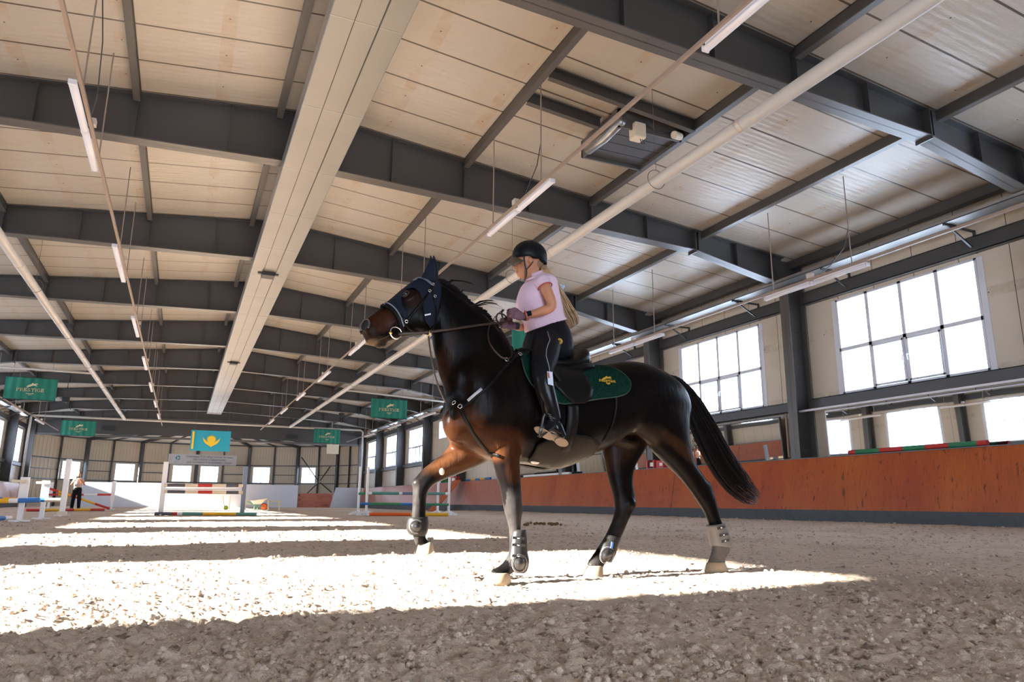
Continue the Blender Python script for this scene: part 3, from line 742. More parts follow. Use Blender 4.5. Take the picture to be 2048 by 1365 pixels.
# centre vertical
f = yz(321, 1031); Yf = f[1]; bands = [(.04, 'cream'), (.26, 'dark'), (.42, 'cream'), (.60, 'red'), (.78, 'cream'), (.94, 'dark'), (1, 'cream')]
standard((f[0], Yf, 0), top_z(331, 924, f), 'tall white post at the left end of the black, white and red jump', .15, (), 'flat')
g2 = at(484, 1026, Y=Yf); standard((g2[0], Yf, 0), top_z(489, 933, f), 'tall grey-white post at the right end of the black, white and red jump', .14, (), 'flat', 'steel')
pole(at(328, 971, Y=Yf-.14), at(486, 972, Y=Yf-.14), .055, bands, 'upper black, white and red jump pole between the two tall posts')
pole(at(328, 984, Y=Yf-.14), at(486, 986, Y=Yf-.14), .055, bands, 'lower black, white and red jump pole between the two tall posts')
pole(at(329, 979, Y=Yf-.02), at(484, 980, Y=Yf-.02), .022, [(1, 'white')], 'thin white rail between the black, white and red jump poles')
P = at(310, 1028, Z=.05); Q = at(513, 1029, Z=.05); pole(P, Q, .055, [(.17, 'dark'), (.22, 'red'), (.27, 'white'), (.47, 'teal'), (.80, 'yellow'), (1, 'teal')], 'green and yellow jump pole on the sand before the centre jump')
# right oxer
s1 = yz(713, 1030); s2 = yz(732, 1031.5); Y1 = s2[1]; Y2 = Y1+1.1
x1 = at(716, 1028, Y=Y2); x3 = at(875, 1027, Y=Y2); x4 = at(897, 1030, Y=Y1)
H = top_z(734, 934, s2)
standard((x1[0], Y2, 0), H*1.03, 'tall white wing post at the far left corner of the green and blue jump', .08)
standard((s2[0], Y1, 0), H, 'tall white wing post at the near left corner of the green and blue jump', .08)
standard((x3[0], Y2, 0), H*1.0, 'tall white wing post behind the lifted foreleg, far right corner of the jump', .08)
standard((x4[0], Y1, 0), H*1.0, 'tall white wing post at the near right corner of the green and blue jump', .08)
pole(at(733, 987, Y=Y1-.12), at(898, 988, Y=Y1-.12), .05, [(.06, 'white'), (.38, 'teal'), (.42, 'white'), (.68, 'steel'), (.95, 'teal'), (1, 'white')], 'grey-green jump pole, top of the nearer pair of the right jump')
pole(at(717, 988, Y=Y2-.12), at(875, 988, Y=Y2-.12), .045, [(.5, 'green'), (1, 'teal')], 'dark green jump pole, top of the farther pair of the right jump')
pole(at(720, 1008, Y=Y1-.10), at(897, 1010, Y=Y1-.10), .045, [(.10, 'blue'), (.45, 'green'), (.66, 'blue'), (1, 'green')], 'blue and green jump pole, middle of the right jump')
P = at(739, 1029, Z=.055); Q = at(897, 1030, Z=.055); pole(P, Q, .06, [(.52, 'orange'), (1, 'yellow')], 'orange and yellow jump pole on the sand under the right jump')
# red and green pole lying on top of the near kick board
P = at(1700, 905, X=XC+11.66); Q = at(1977, 886, X=XC+11.66)
pole((XC+11.64, P[1], 1.595), (XC+11.64, Q[1], 1.595), .052, [(.06, 'red'), (.26, 'green'), (.44, 'red'), (.60, 'green'), (.76, 'red'), (.94, 'green'), (1, 'red')], 'red and green banded pole lying on top of the right kick board')
# wheelbarrow
wy = at(516, 1021, Z=0)[1]
def WP(u, v, dy=0): return at(u, v, Y=wy+dy)
k = .95
o = empty('wheelbarrow', WP(516, 1021), 'wheelbarrow with pale tray, green frame and orange wheel on the far sand', 'wheelbarrow')
mb = MB(); T = [WP(502, 1002), WP(534, 998), WP(521, 1009), WP(508, 1009)]
vv = [Vector(p)+Vector((0, dy*s_, 0)) for dy, pts, s_ in ((-.32, T, 1), (.32, T, 1)) for p in pts]
mb.add(vv, [(0, 1, 2, 3), (7, 6, 5, 4), (3, 2, 6, 7), (0, 3, 7, 4), (1, 2, 6, 5)]); tr_ = mb.build('tray', PM['cream'], o); sd = tr_.modifiers.new('solid', 'SOLIDIFY'); sd.thickness = .02
mb = MB()
for dy in (-.25, .25): mb.tube([WP(494, 1003, dy), WP(505, 1010, dy), WP(528, 1014, dy*.4)], .02, 6); mb.tube([WP(509, 1009, dy), WP(508, 1020, dy), WP(514, 1020, dy), WP(516, 1010, dy)], .02, 6)
mb.build('frame', PM['green'], o)
mb = MB(); cw = WP(528, 1014); mb.lathe([(.06, -.05), (.15, -.05), (.165, -.03), (.165, .03), (.15, .05), (.06, .05)], cw, 20, axis=(0, 1, 0)); wh = mb.build('wheel', PM['orange'], o, smooth=True)
mb = MB(); mb.lathe([(.165, -.045), (.19, -.03), (.19, .03), (.165, .045)], cw, 20, axis=(0, 1, 0)); mb.build('tyre', M['dark'], wh)
# small wooden trestles
for (u0, u1, vt, vb, lab) in ((490, 509, 1001, 1020, 'small pale wooden trestle left of the wheelbarrow'), (537, 559, 1002, 1022, 'small brown wooden trestle right of the wheelbarrow')):
    yy = at(u0, vb, Z=0)[1]; a0 = at(u0, vb, Y=yy); a1 = at(u1, vb, Y=yy); zt = at(u0, vt, Y=yy)[2]; o = empty('trestle', (a0[0], yy, 0), lab, 'trestle')
    for x in (a0[0], a1[0]):
        for dy in (0, .35):
            mb = MB(); mb.box((x-.03, yy+dy-.03, 0), (x+.03, yy+dy+.03, zt)); mb.build('leg', PM['cream'], o)
    mb = MB(); mb.box((a0[0], yy-.03, zt-.07), (a1[0], yy+.03, zt)); mb.box((a0[0], yy-.02, zt*.5), (a1[0], yy+.02, zt*.5+.05)); mb.build('rail', PM['cream'], o)
    mb = MB(); mb.box((a0[0], yy+.32, zt-.07), (a1[0], yy+.38, zt)); mb.build('rail', PM['cream'], o)
# pair of pale sticks with a lime ball
yy = at(455, 1020, Z=0)[1]; o = empty('ball_holder', at(455, 1020, Y=yy), 'two thin pale sticks standing over a lime green ball on the far sand', 'sticks')
for u0, u1 in ((446, 449), (461, 458)):
    mb = MB(); mb.tube([at(u0, 992, Y=yy), at(u1, 1019, Y=yy)], .025, 6); mb.build('stick', PM['cream'], o)
mb = MB(); mb.ell(at(452, 1016, Y=yy), (.12, 0, 0), (0, .12, 0), (0, 0, .12)); mb.build('ball', mat('lime_plastic', (.35, .55, .03), .4), o, smooth=True)
# brown ramp leaning on the right boards, and a green-curtained doorway behind
P1 = at(773, 1018, Z=0); P2 = at(797, 1018, Z=0); mb = MB(); xx = XC+11.1
ya = 36.0; mb.hexa([(xx-1.2, ya-.5, 0), (xx-1.2, ya+.5, 0), (xx-1.14, ya+.5, 0), (xx-1.14, ya-.5, 0), (xx+.2, ya-.5, 1.6), (xx+.2, ya+.5, 1.6), (xx+.26, ya+.5, 1.6), (xx+.26, ya-.5, 1.6)])
mb.build('wooden_ramp', M['board'], label='dark red-brown board leaning against the right kick board beyond the jump', cat='board')
yd = yf(5); o = empty('door_1', (XR, yd-2.8, 0), kind='structure')
mb = MB(); x = XR-.02
for a_, b_ in ((yd-4.1, yd-4.0), (yd-1.6, yd-1.5)): mb.box((x-.10, a_, 0), (x, b_, 2.55))
mb.box((x-.10, yd-4.1, 2.45), (x, yd-1.5, 2.55)); mb.build('door_frame', M['cream'], o)
mb = MB(); mb.box((x-.03, yd-4.0, 0), (x, yd-1.6, 2.45)); mb.build('door_panel', M['white'], o)
mb = MB(); n = 14
for q in range(n):
    y0 = yd-3.95+1.5*q/n; mb.box((x-.12-.03*(q % 2), y0, .05), (x-.08-.03*(q % 2), y0+1.5/n, 2.42))
mb.build('curtain', mat('green_cloth', (.02, .17, .05), .8), label='dark green curtain hanging in the doorway of the right wall', cat='curtain')
# droppings
for k_, (u, v, s) in enumerate(((1083, 1051, 1.), (1107, 1052, .5), (1054, 1053, .35))):
    p = at(u, v, Z=0); mb = MB()
    for q in range(int(16*s)+3):
        r = .035*random.uniform(.7, 1.2); c = (p[0]+random.gauss(0, .13*s), p[1]+random.gauss(0, .06), .02+random.random()*.03)
        mb.ell(c, (r, 0, 0), (0, r*.9, 0), (0, 0, r*.8), 8, 6)
    mb.build('manure', noisy('dung', (.20, .11, .03), (.10, .05, .02), 30, .9), label='%s clump of brown horse droppings on the sand behind the standing foreleg' % ('largest', 'small right', 'tiny left')[k_], cat='droppings')
# ================================================================== the horse (built on its own vertical mid plane, then given real width)
G1 = at(1008, 1165, Z=0); G2 = at(1437, 1141, Z=0)        # near fore and near hind footprints
HD = np.array([G1[0]-G2[0], G1[1]-G2[1], 0.]); HD /= np.linalg.norm(HD)   # heading
HN = np.array([-HD[1], HD[0], 0.])
if HN[1] < 0: HN = -HN                                      # points to the far side
MID0 = .15
def HP(u, v, off=0.):
    """point of the plane at distance off beyond the horse's mid plane"""
    d = raydir(u, v); k = ((G2-CP)@HN+MID0+off)/(d@HN); return CP+d*k
def cat_rom(P, sub):
    P = np.asarray(P, float); n = len(P); out = []
    for i in range(n-1):
        p0, p1, p2, p3 = P[max(i-1, 0)], P[i], P[i+1], P[min(i+2, n-1)]
        for k in range(sub):
            t = k/sub; out.append(.5*((2*p1)+(-p0+p2)*t+(2*p0-5*p1+4*p2-p3)*t*t+(-p0+3*p1-3*p2+p3)*t**3))
    out.append(P[-1]); return np.array(out)
def loft(mb, st, sub=3, n=20, ex=2.0, lat=None, cap=True, m=0):
    """st rows: (u1, v1, u2, v2, half width, offset): two profile edges on the plane `offset`, elliptical sections"""
    lat = HN if lat is None else lat
    rows = []
    for u1, v1, u2, v2, w_, off in st:
        A = HP(u1, v1, off); B = HP(u2, v2, off); rows.append(np.concatenate([(A+B)/2, (A-B)/2, [w_]]))
    R = cat_rom(rows, sub); v = []; f = []
    for r in R:
        for j in range(n):
            th = 2*PI*j/n; c, s = math.cos(th), math.sin(th)
            c = math.copysign(abs(c)**(2/ex), c); s = math.copysign(abs(s)**(2/ex), s)
            v.append(r[:3]+r[3:6]*c+lat*r[6]*s)
    k = len(R)
    for i in range(k-1):
        for j in range(n): f.append((i*n+j, i*n+(j+1) % n, (i+1)*n+(j+1) % n, (i+1)*n+j))
    if cap: f.append(tuple(range(n))); f.append(tuple(reversed(range((k-1)*n, k*n))))
    return mb.add(v, f, m)
def ellp(mb, u, v, off, ru, rv, w_, ang=0, n=16, k=10):
    """ellipsoid centred on a profile point, radii in profile pixels, w_ lateral metres"""
    c = HP(u, v, off); a = math.radians(ang)
    e1 = HP(u+ru*math.cos(a), v-ru*math.sin(a), off)-c; e2 = HP(u+rv*math.sin(a), v+rv*math.cos(a), off)-c
    return mb.ell(c, e1, HN*w_, e2, n, k)
def solidify_remesh(mb, voxel, smooth=4, name='tmp', fac=.5):
    me = mb.mesh(name, []); o = bpy.data.objects.new(name, me); COL.objects.link(o)
    md = o.modifiers.new('r', 'REMESH'); md.mode = 'VOXEL'; md.voxel_size = voxel; md.use_smooth_shade = True
    if smooth: sm_ = o.modifiers.new('s', 'SMOOTH'); sm_.factor = fac; sm_.iterations = smooth
    dg = bpy.context.evaluated_depsgraph_get(); dg.update()
    me2 = bpy.data.meshes.new_from_object(o.evaluated_get(dg)); bpy.data.objects.remove(o)
    me2.materials.clear(); return me2
def verts(me):
    a = np.empty(len(me.vertices)*3); me.vertices.foreach_get('co', a); return a.reshape(-1, 3)
def profile_px(P):
    """profile (side view) pixel of points: drop them onto the mid plane"""
    P = np.asarray(P, float); s = ((P-G2)@HN-MID0)
    return proj(P-np.outer(s, HN)), s

hb = MB()
TR = .0
# trunk
loft(hb, [(893, 803, 893, 858, .07, 0), (906, 782, 905, 884, .155, 0), (928, 752, 928, 900, .20, 0), (955, 730, 955, 911, .225, 0), (985, 716, 985, 921, .225, 0), (1020, 703, 1020, 926, .235, 0),
          (1060, 716, 1060, 931, .255, 0), (1100, 731, 1100, 936, .27, 0), (1140, 739, 1143, 924, .28, 0), (1180, 736, 1184, 909, .28, 0), (1215, 727, 1222, 888, .275, 0), (1250, 723, 1256, 866, .265, 0),
          (1285, 730, 1286, 864, .26, 0), (1318, 747, 1316, 866, .24, 0), (1345, 768, 1345, 862, .19, 0), (1366, 800, 1366, 845, .10, 0)], 3, 28, 2.15)
# neck
loft(hb, [(871, 566, 856, 640, .055, 0), (890, 570, 864, 664, .068, 0), (915, 587, 867, 692, .075, 0), (941, 610, 873, 722, .083, 0), (972, 632, 880, 752, .10, 0), (998, 660, 890, 782, .125, 0), (1020, 698, 898, 812, .16, 0), (1032, 735, 915, 850, .17, 0)], 3, 22, 2.1)
# head
loft(hb, [(877, 560, 872, 628, .055, 0), (861, 556, 862, 658, .078, 0), (844, 556, 846, 670, .092, 0), (826, 563, 829, 673, .094, 0), (806, 578, 812, 675, .082, 0), (786, 596, 796, 678, .066, 0),
          (765, 613, 779, 683, .056, 0), (747, 627, 765, 688, .052, 0), (733, 637, 751, 690, .05, 0), (725, 646, 741, 687, .046, 0), (722, 655, 732, 680, .032, 0)], 3, 20, 2.2)
ellp(hb, 845, 632, -.055, 22, 34, .045, 10); ellp(hb, 845, 632, .055, 22, 34, .045, 10)            # cheeks
for s in (-1, 1):
    ellp(hb, 817, 588, s*.074, 13, 8, .022, 25)                                                   # brow over the eye
    ellp(hb, 733, 655, s*.034, 9, 11, .020, 20)                                                   # nostril wing
    ellp(hb, 805, 630, s*.052, 34, 4, .018, 38)                                                   # facial crest
ellp(hb, 742, 684, 0, 11, 8, .036, -10); ellp(hb, 762, 690, 0, 12, 7, .035, 10)                    # lips and chin
# shoulders, chest, quarters
for s in (-1, 1):
    ellp(hb, 978, 800, s*.125, 46, 88, .098, 25)
    ellp(hb, 1005, 848, s*.125, 44, 52, .097, 0)
    ellp(hb, 916, 848, s*.075, 28, 40, .085, 0)
    ellp(hb, 1314, 820, s*.140, 56, 74, .112, 15)
    ellp(hb, 1268, 800, s*.150, 46, 60, .10, 0)
# LF standing foreleg (near)
def leg(st, off_top, off_bot, sub=3, n=16):
    k = len(st)
    loft(hb, [(a[0], a[1], a[2], a[3], a[4], off_top+(off_bot-off_top)*i/(k-1)) for i, a in enumerate(st)], sub, n, 2.1)
leg([(970, 860, 1046, 870, .090), (979, 890, 1040, 896, .085), (986, 920, 1037, 924, .073), (994, 953, 1039, 953, .062), (1002, 980, 1041, 985, .054), (1007, 1004, 1043, 1008, .052), (1010, 1022, 1044, 1022, .052),
     (1015, 1040, 1041, 1038, .044), (1019, 1060, 1040, 1060, .035), (1020, 1085, 1041, 1085, .034), (1019, 1105, 1043, 1106, .036), (1010, 1122, 1046, 1125, .042), (1000, 1132, 1034, 1140, .039), (988, 1138, 1020, 1150, .036), (980, 1144, 1016, 1158, .042)], -.10, -.15)
# RF lifted foreleg (far)
leg([(905, 860, 1000, 900, .085), (902, 884, 985, 918, .085), (888, 906, 955, 934, .074), (866, 923, 925, 946, .062), (848, 937, 896, 957, .056), (835, 952, 872, 968, .054), (828, 972, 858, 980, .052), (826, 992, 852, 996, .044),
     (825, 1015, 851, 1016, .036), (823, 1038, 851, 1040, .035), (822, 1055, 852, 1058, .042), (826, 1072, 850, 1074, .040), (829, 1082, 855, 1080, .036), (832, 1092, 862, 1086, .040)], .12, .13)
# LH near hind leg
leg([(1262, 800, 1372, 800, .10), (1268, 835, 1377, 835, .105), (1286, 872, 1377, 868, .098), (1305, 900, 1381, 902, .085), (1330, 926, 1390, 930, .070), (1356, 952, 1405, 952, .058), (1378, 978, 1421, 974, .050), (1396, 1004, 1430, 1002, .048),
     (1410, 1026, 1435, 1026, .042), (1419, 1050, 1444, 1050, .037), (1424, 1070, 1452, 1070, .036), (1426, 1090, 1458, 1092, .040), (1423, 1108, 1456, 1106, .039), (1418, 1120, 1449, 1118, .036), (1415, 1131, 1449, 1131, .042)], -.12, -.15)
# RH far hind leg
leg([(1215, 830, 1310, 850, .09), (1208, 868, 1305, 876, .095), (1207, 900, 1292, 894, .085), (1213, 936, 1268, 934, .068), (1220, 966, 1264, 962, .056), (1228, 996, 1268, 990, .050), (1230, 1018, 1271, 1012, .048), (1226, 1040, 1258, 1036, .040),
     (1214, 1066, 1247, 1064, .034), (1200, 1090, 1235, 1090, .036), (1188, 1108, 1224, 1110, .042), (1180, 1120, 1212, 1124, .037), (1174, 1131, 1204, 1138, .042)], .13, .02)
for (u, v, off) in ((1026, 1012, -.125), (841, 968, .125)): ellp(hb, u, v, off, 17, 15, .046)
ellp(hb, 1410, 975, -.14, 13, 14, .036); ellp(hb, 1258, 1008, .05, 12, 14, .036)
ellp(hb, 1252, 885, .05, 26, 10, .06, -10)                                                          # sheath between the hind legs
horse_me = solidify_remesh(hb, .0095, 9, 'body')
HV = verts(horse_me)
_e = np.array([e.vertices[:] for e in horse_me.edges]); _pp, _s = profile_px(HV)
_w = np.clip((900-_pp[:, 1])/25, 0, 1)*np.clip((_pp[:, 0]-882)/15, 0, 1)
for _ in range(45):                                     # soften the muscle joins on trunk and neck only
    acc = np.zeros_like(HV); cnt = np.zeros(len(HV)); np.add.at(acc, _e[:, 0], HV[_e[:, 1]]); np.add.at(acc, _e[:, 1], HV[_e[:, 0]]); np.add.at(cnt, _e.ravel(), 1)
    HV = HV+(acc/cnt[:, None]-HV)*(.55*_w)[:, None]
horse_me.vertices.foreach_set('co', HV.ravel().astype(np.float32))
# breathe a little muscle and vein relief into the coat
horse_me.update()
def coat_color(P):
    px, s = profile_px(P); u, v = px[:, 0], px[:, 1]; n = len(P)
    base = np.tile([.0065, .0045, .0042], (n, 1))
    def blob(cu, cv, ru, rv, ang=0, soft=1.):
        a = math.radians(ang); du = (u-cu); dv = (v-cv); x = du*math.cos(a)-dv*math.sin(a); y = du*math.sin(a)+dv*math.cos(a)
        q = (x/ru)**2+(y/rv)**2; return np.clip((1.35-q)/soft, 0, 1)[:, None]
    def lay(wt, c, k=1.): nonlocal base; base = base*(1-wt*k)+np.array(c)*wt*k
    nz = fbm(P[:, 0]*7+3, P[:, 2]*7, 4, 5)[:, None]; fine = fbm(P[:, 0]*30, P[:, 2]*34+P[:, 1]*20, 3, 15)[:, None]
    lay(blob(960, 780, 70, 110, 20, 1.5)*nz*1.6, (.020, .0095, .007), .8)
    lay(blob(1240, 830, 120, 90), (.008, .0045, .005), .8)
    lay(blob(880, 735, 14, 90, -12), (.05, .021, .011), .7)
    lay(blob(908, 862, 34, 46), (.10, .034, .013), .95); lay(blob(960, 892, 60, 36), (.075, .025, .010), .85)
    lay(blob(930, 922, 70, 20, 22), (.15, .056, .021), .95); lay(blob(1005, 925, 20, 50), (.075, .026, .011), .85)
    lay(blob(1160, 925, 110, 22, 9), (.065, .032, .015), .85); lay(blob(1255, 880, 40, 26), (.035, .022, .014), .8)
    lay(blob(1225, 915, 34, 34), (.028, .011, .006), .7); lay(blob(1330, 905, 60, 12, -38), (.10, .045, .020), .5)  # last blob: orange rim light along the near thigh, put into the coat
    lay(blob(757, 645, 26, 24, 20), (.10, .028, .010), .95); lay(blob(735, 668, 18, 18), (.045, .022, .015), .9); lay(blob(757, 685, 24, 10), (.075, .045, .025), .9)
    lay(blob(742, 686, 13, 6), (.32, .20, .11), .8); lay(blob(818, 607, 17, 19), (.045, .016, .009), .9)
    # black points: knees, hocks and below
    legm = (v > 930) & (u > 795) & (u < 870); k1 = np.clip((v-935)/22, 0, 1)*((u < 878)); lay((k1*((u < 885)))[:, None]*1., (.008, .0065, .006))
    k2 = np.clip((v-962)/20, 0, 1)*((u > 960) & (u < 1070)); lay(k2[:, None], (.009, .0075, .007))
    # pale dust on the front of the lower legs
    nd = (nz*.6+fine*.8)
    lay((np.clip((v-975)/20, 0, 1)*((u > 990) & (u < 1032)))[:, None]*np.clip(1.15-.9*nd, 0, 1)*np.clip((1034-u)/12, 0, 1)[:, None], (.15, .132, .122), .7)
    lay((np.clip((v-955)/20, 0, 1)*(u < 850))[:, None]*np.clip(1.0-nd, 0, 1), (.11, .095, .088), .7)
    lay((np.clip((v-1062)/12, 0, 1)*(u > 1370))[:, None], (.19, .17, .155), .85)
    lay((np.clip((v-985)/30, 0, 1)*((u > 1215) & (u < 1262)))[:, None]*np.clip(.9-nd, 0, 1), (.07, .06, .055), .8)
    lay((np.clip((v-1112)/12, 0, 1)*((u > 1160) & (u < 1225)))[:, None], (.075, .065, .06), .7)
    base *= (.34+.26*fine)
    return np.clip(base, 0, 1)
def paint(me, colors, name='coat'):
    a = me.color_attributes.new(name, 'FLOAT_COLOR', 'POINT'); c = np.ones((len(me.vertices), 4), np.float32); c[:, :3] = colors; a.data.foreach_set('color', c.ravel())
paint(horse_me, coat_color(HV))
m = mat('horse_coat', (.02, .01, .01), .40, spec=.5, IOR=1.15); g = G(m); at_ = g.n('ShaderNodeAttribute', attribute_name='coat'); g.col(at_.outputs['Color'])
co = g.coord((1, 1, 1), 'World')
bb = g.bump(g.noise(g.coord((1, 1, .35), 'World'), 22, 4, .6), .30, .012); g.bump(g.noise(g.coord((1, 1, .3), 'World'), 110, 2), .10, .003, bb)
g.rough(g.math('ADD', .24, g.math('MULTIPLY', g.noise(co, 14, 3), .22)))
g.p.inputs['Sheen Weight'].default_value = .0; g.p.inputs['Sheen Roughness'].default_value = .4
M['coat'] = m; horse_me.materials.append(m)
HB = BVHTree.FromPolygons([Vector(p) for p in HV], [tuple(p.vertices) for p in horse_me.polygons])
hc = HP(1150, 930); horse = empty('horse', (hc[0], hc[1], 0), 'dark bay horse walking left across the sand, near foreleg upright and far foreleg lifted', 'horse')
mobj('body', horse_me, horse)
# eyes, nostrils, mouth
def surf(u, v, far=False):
    """point and normal of the coat met from the camera at profile pixel u, v (or its mirror on the far side)"""
    d = Vector(raydir(u, v)).normalized(); loc, nr_, i, dist = HB.ray_cast(Vector(CP), d)
    if loc is None: return None, None
    if far:
        P = np.array(loc); s = (P-G2)@HN-MID0; P = P-HN*2*s; loc, nr_, i, dist = HB.find_nearest(Vector(P))
    return np.array(loc), np.array(nr_)
for far in (False, True):
    L, N_ = surf(809, 587, far)
    mb = MB(); mb.ell(L-N_*.010, (.016, 0, 0), (0, .016, 0), (0, 0, .016), 20, 12); mb.build('eye', mat('horse_eye', (.008, .005, .004), .04, spec=.9), horse, smooth=True)
    sgn = 1 if far else -1
    mb = MB(); 
    for dv, rr, t_ in ((-5, 9, .006), (6, 9, .004)):
        pts = []
        for q in np.linspace(-1, 1, 9):
            l, n_ = surf(809+q*9, 587+dv*(1-q*q)+q*(-2), far)
            if l is not None: pts.append(l+n_*.001)
        if len(pts) > 3: mb.tube(pts, .0045, 6)
    mb.build('eyelid', M['coat'] if False else mat('dark_skin', (.02, .013, .011), .5), horse, smooth=True)
    L, N_ = surf(730, 651, far); tng = HP(735, 640)-HP(728, 662); tng /= np.linalg.norm(tng); b2 = np.cross(N_, tng); b2 /= np.linalg.norm(b2)
    mb = MB(); mb.ell(L-N_*.002, tng*.036, b2*.019, N_*.007, 20, 8); mb.build('nostril', mat('nostril_dark', (.006, .004, .004), .7), horse, smooth=True)
    mb = MB(); mb.tube([L+tng*.040*math.cos(a)+b2*.024*math.sin(a)+N_*.001 for a in np.linspace(-1.9, 2.6, 16)], .006, 8); mb.build('nostril_rim', mat('grey_skin', (.075, .055, .055), .5), horse, smooth=True)
    pts = []
    for q in np.linspace(0, 1, 9):
        l, n_ = surf(745+(785-745)*q, 683-16*q+3*math.sin(q*PI), far)
        if l is not None: pts.append(l-n_*.001)
    if len(pts) > 3: mb = MB(); mb.tube(pts, .003, 5); mb.build('mouth_line', M['dark'], horse, smooth=True)
# hooves
hoofm = noisy('horn', (.27, .205, .13), (.17, .12, .075), 14, .65)
def hoof(top_uv, toe_uv, heel_uv, off, ext):
    """truncated oblique cone from the coronet to the ground surface"""
    T = HP(*top_uv, off); a = HP(*toe_uv, off); b = HP(*heel_uv, off); c = (a+b)/2; ln = np.linalg.norm(a-b)/2; fx = (a-b)/(2*ln); n = 20; v = []
    dn = (T-c); 
    for k, (f, rl, rw) in enumerate(((ext, 1.0, .066), (.06, 1.0, .067), (.5, .88, .058), (1, .76, .050), (1.12, .60, .040))):
        cc = c+dn*f+fx*(-.010*f)
        for j in range(n):
            th = 2*PI*j/n; x = math.cos(th); y = math.sin(th)
            v.append(cc+fx*ln*rl*x+HN*rw*y)
    f_ = [(i*n+j, i*n+(j+1) % n, (i+1)*n+(j+1) % n, (i+1)*n+j) for i in range(4) for j in range(n)]+[tuple(range(n)), tuple(range(4*n, 5*n))]
    mb = MB(); mb.add(v, f_); mb.build('hoof', hoofm, horse, smooth=True)
hoof((995, 1148), (966, 1164), (1020, 1163), -.15, -.5); hoof((1429, 1126), (1409, 1141), (1453, 1140), -.15, -.6)
hoof((1188, 1134), (1168, 1153), (1203, 1153), .02, -.5); hoof((847, 1090), (832, 1117), (866, 1100), .13, 0)
mb = MB(); L, n_ = surf(884, 944); mb.ell((L if L is not None else HP(884, 944, .06)), HD*.018, HN*.012, np.array([0, 0, .022]), 12, 8); mb.build('callus', mat('pale_horn', (.45, .38, .28), .6), horse, smooth=True)
# tail
def curve_at(P, t):
    P = np.asarray(P, float); n = len(P)-1; x = min(max(t, 0), .99999)*n; i = int(x); f = x-i
    p0, p1, p2, p3 = P[max(i-1, 0)], P[i], P[i+1], P[min(i+2, n)]
    return .5*((2*p1)+(-p0+p2)*f+(2*p0-5*p1+4*p2-p3)*f*f+(-p0+3*p1-3*p2+p3)*f**3)
TC = [(1322, 757), (1350, 766), (1378, 800), (1402, 846), (1425, 890), (1447, 930), (1470, 962), (1494, 986), (1518, 1002)]
TWd = [5, 12, 19, 24, 27, 28, 27, 22, 12]
mb = MB(); rr = random.Random(4)
for k in range(420):
    w0 = rr.uniform(-1, 1); ph = rr.uniform(0, 6); L_ = rr.uniform(.72, 1.0) if rr.random() < .8 else rr.uniform(.45, .75); dep = rr.gauss(0, 1); st0 = rr.uniform(0, .12); pts = []; rs = []
    for i in range(12):
        t = st0+(L_-st0)*i/11; c = curve_at(TC, t); c2 = curve_at(TC, min(t+.02, 1)); tg = (c2-c); tg /= (np.linalg.norm(tg)+1e-9); nn = np.array([-tg[1], tg[0]])
        wd = np.interp(t*8, range(9), TWd); o2 = wd*w0*(1+.06*math.sin(ph+t*7)); p = c+nn*o2
        pts.append(HP(p[0], p[1], dep*.022*math.sqrt(max(t, .02))*1.6)); rs.append(.0042*(1-.75*t) if t > .15 else .006)
    mb.tube(pts, rs, 4)
hairm = noisy('black_horse_hair', (.003, .0025, .003), (.009, .0055, .006), 30, .45, spec=.5, IOR=1.2)
mb.build('tail', hairm, horse, smooth=True)
# dock under the hair
mb = MB(); mb.tube([HP(1310, 752), HP(1345, 764), HP(1372, 795), HP(1388, 830), HP(1400, 860)], [.035, .038, .034, .026, .012], 10); mb.build('dock', hairm, horse, smooth=True)
# a few loose strands falling from the inner edge
mb = MB()
for k in range(14):
    u0 = 1380+rr.uniform(-3, 6); pts = [HP(u0+rr.uniform(0, 4)+i*rr.uniform(.5, 3.2), 838+i*9+rr.uniform(-1, 1), rr.uniform(-.02, .02)) for i in range(8)]; mb.tube(pts, .0016, 4)
mb.build('tail_wisps', hairm, horse, smooth=True)
# mane: short, lying over the far side with flyaway locks
CR = [(868, 558), (882, 562), (900, 572), (922, 590), (944, 610), (966, 624), (984, 644), (1002, 668), (1018, 694)]
mb = MB()
for k in range(1100):
    t = rr.random(); c = curve_at(CR, t); c2 = curve_at(CR, min(t+.02, 1)); tg = (c2-c)/(np.linalg.norm(c2-c)+1e-9); nn = np.array([tg[1], -tg[0]])
    L_ = rr.uniform(.06, .13); base = HP(c[0]-nn[0]*3, c[1]-nn[1]*3, rr.uniform(-.016, .016)); h_ = rr.uniform(.3, 2.6)
    top = HP(c[0]+nn[0]*h_+tg[0]*rr.uniform(6, 16), c[1]+nn[1]*h_+tg[1]*rr.uniform(6, 16), .02); e = top+HN*rr.uniform(.02, .05)+np.array([0, 0, -L_*.7])+(-HD)*.03
    mb.tube([base, top, (top+e)/2+HN*.012, e], [.0026, .0024, .002, .0008], 4)
mb.build('mane', hairm, horse, smooth=True)
mb = MB()
for a, b, c, n_ in (((893, 568), (905, 561), (946, 568), 5), ((944, 612), (962, 604), (990, 603), 5), ((916, 588), (922, 584), (930, 580), 2), ((950, 612), (975, 606), (1000, 612), 4)):
    for k in range(n_):
        j = rr.uniform(-3, 3); mb.tube([HP(a[0]+j, a[1]+1), HP(b[0]+j, b[1]+j*.6, .01), HP((b[0]+c[0])/2+j, (b[1]+c[1])/2-2+j*.5, .02), HP(c[0]+j*2, c[1]+j*1.4, .03)], [.0035, .003, .002, .0008], 4)
mb.build('mane_wisps', hairm, horse, smooth=True)
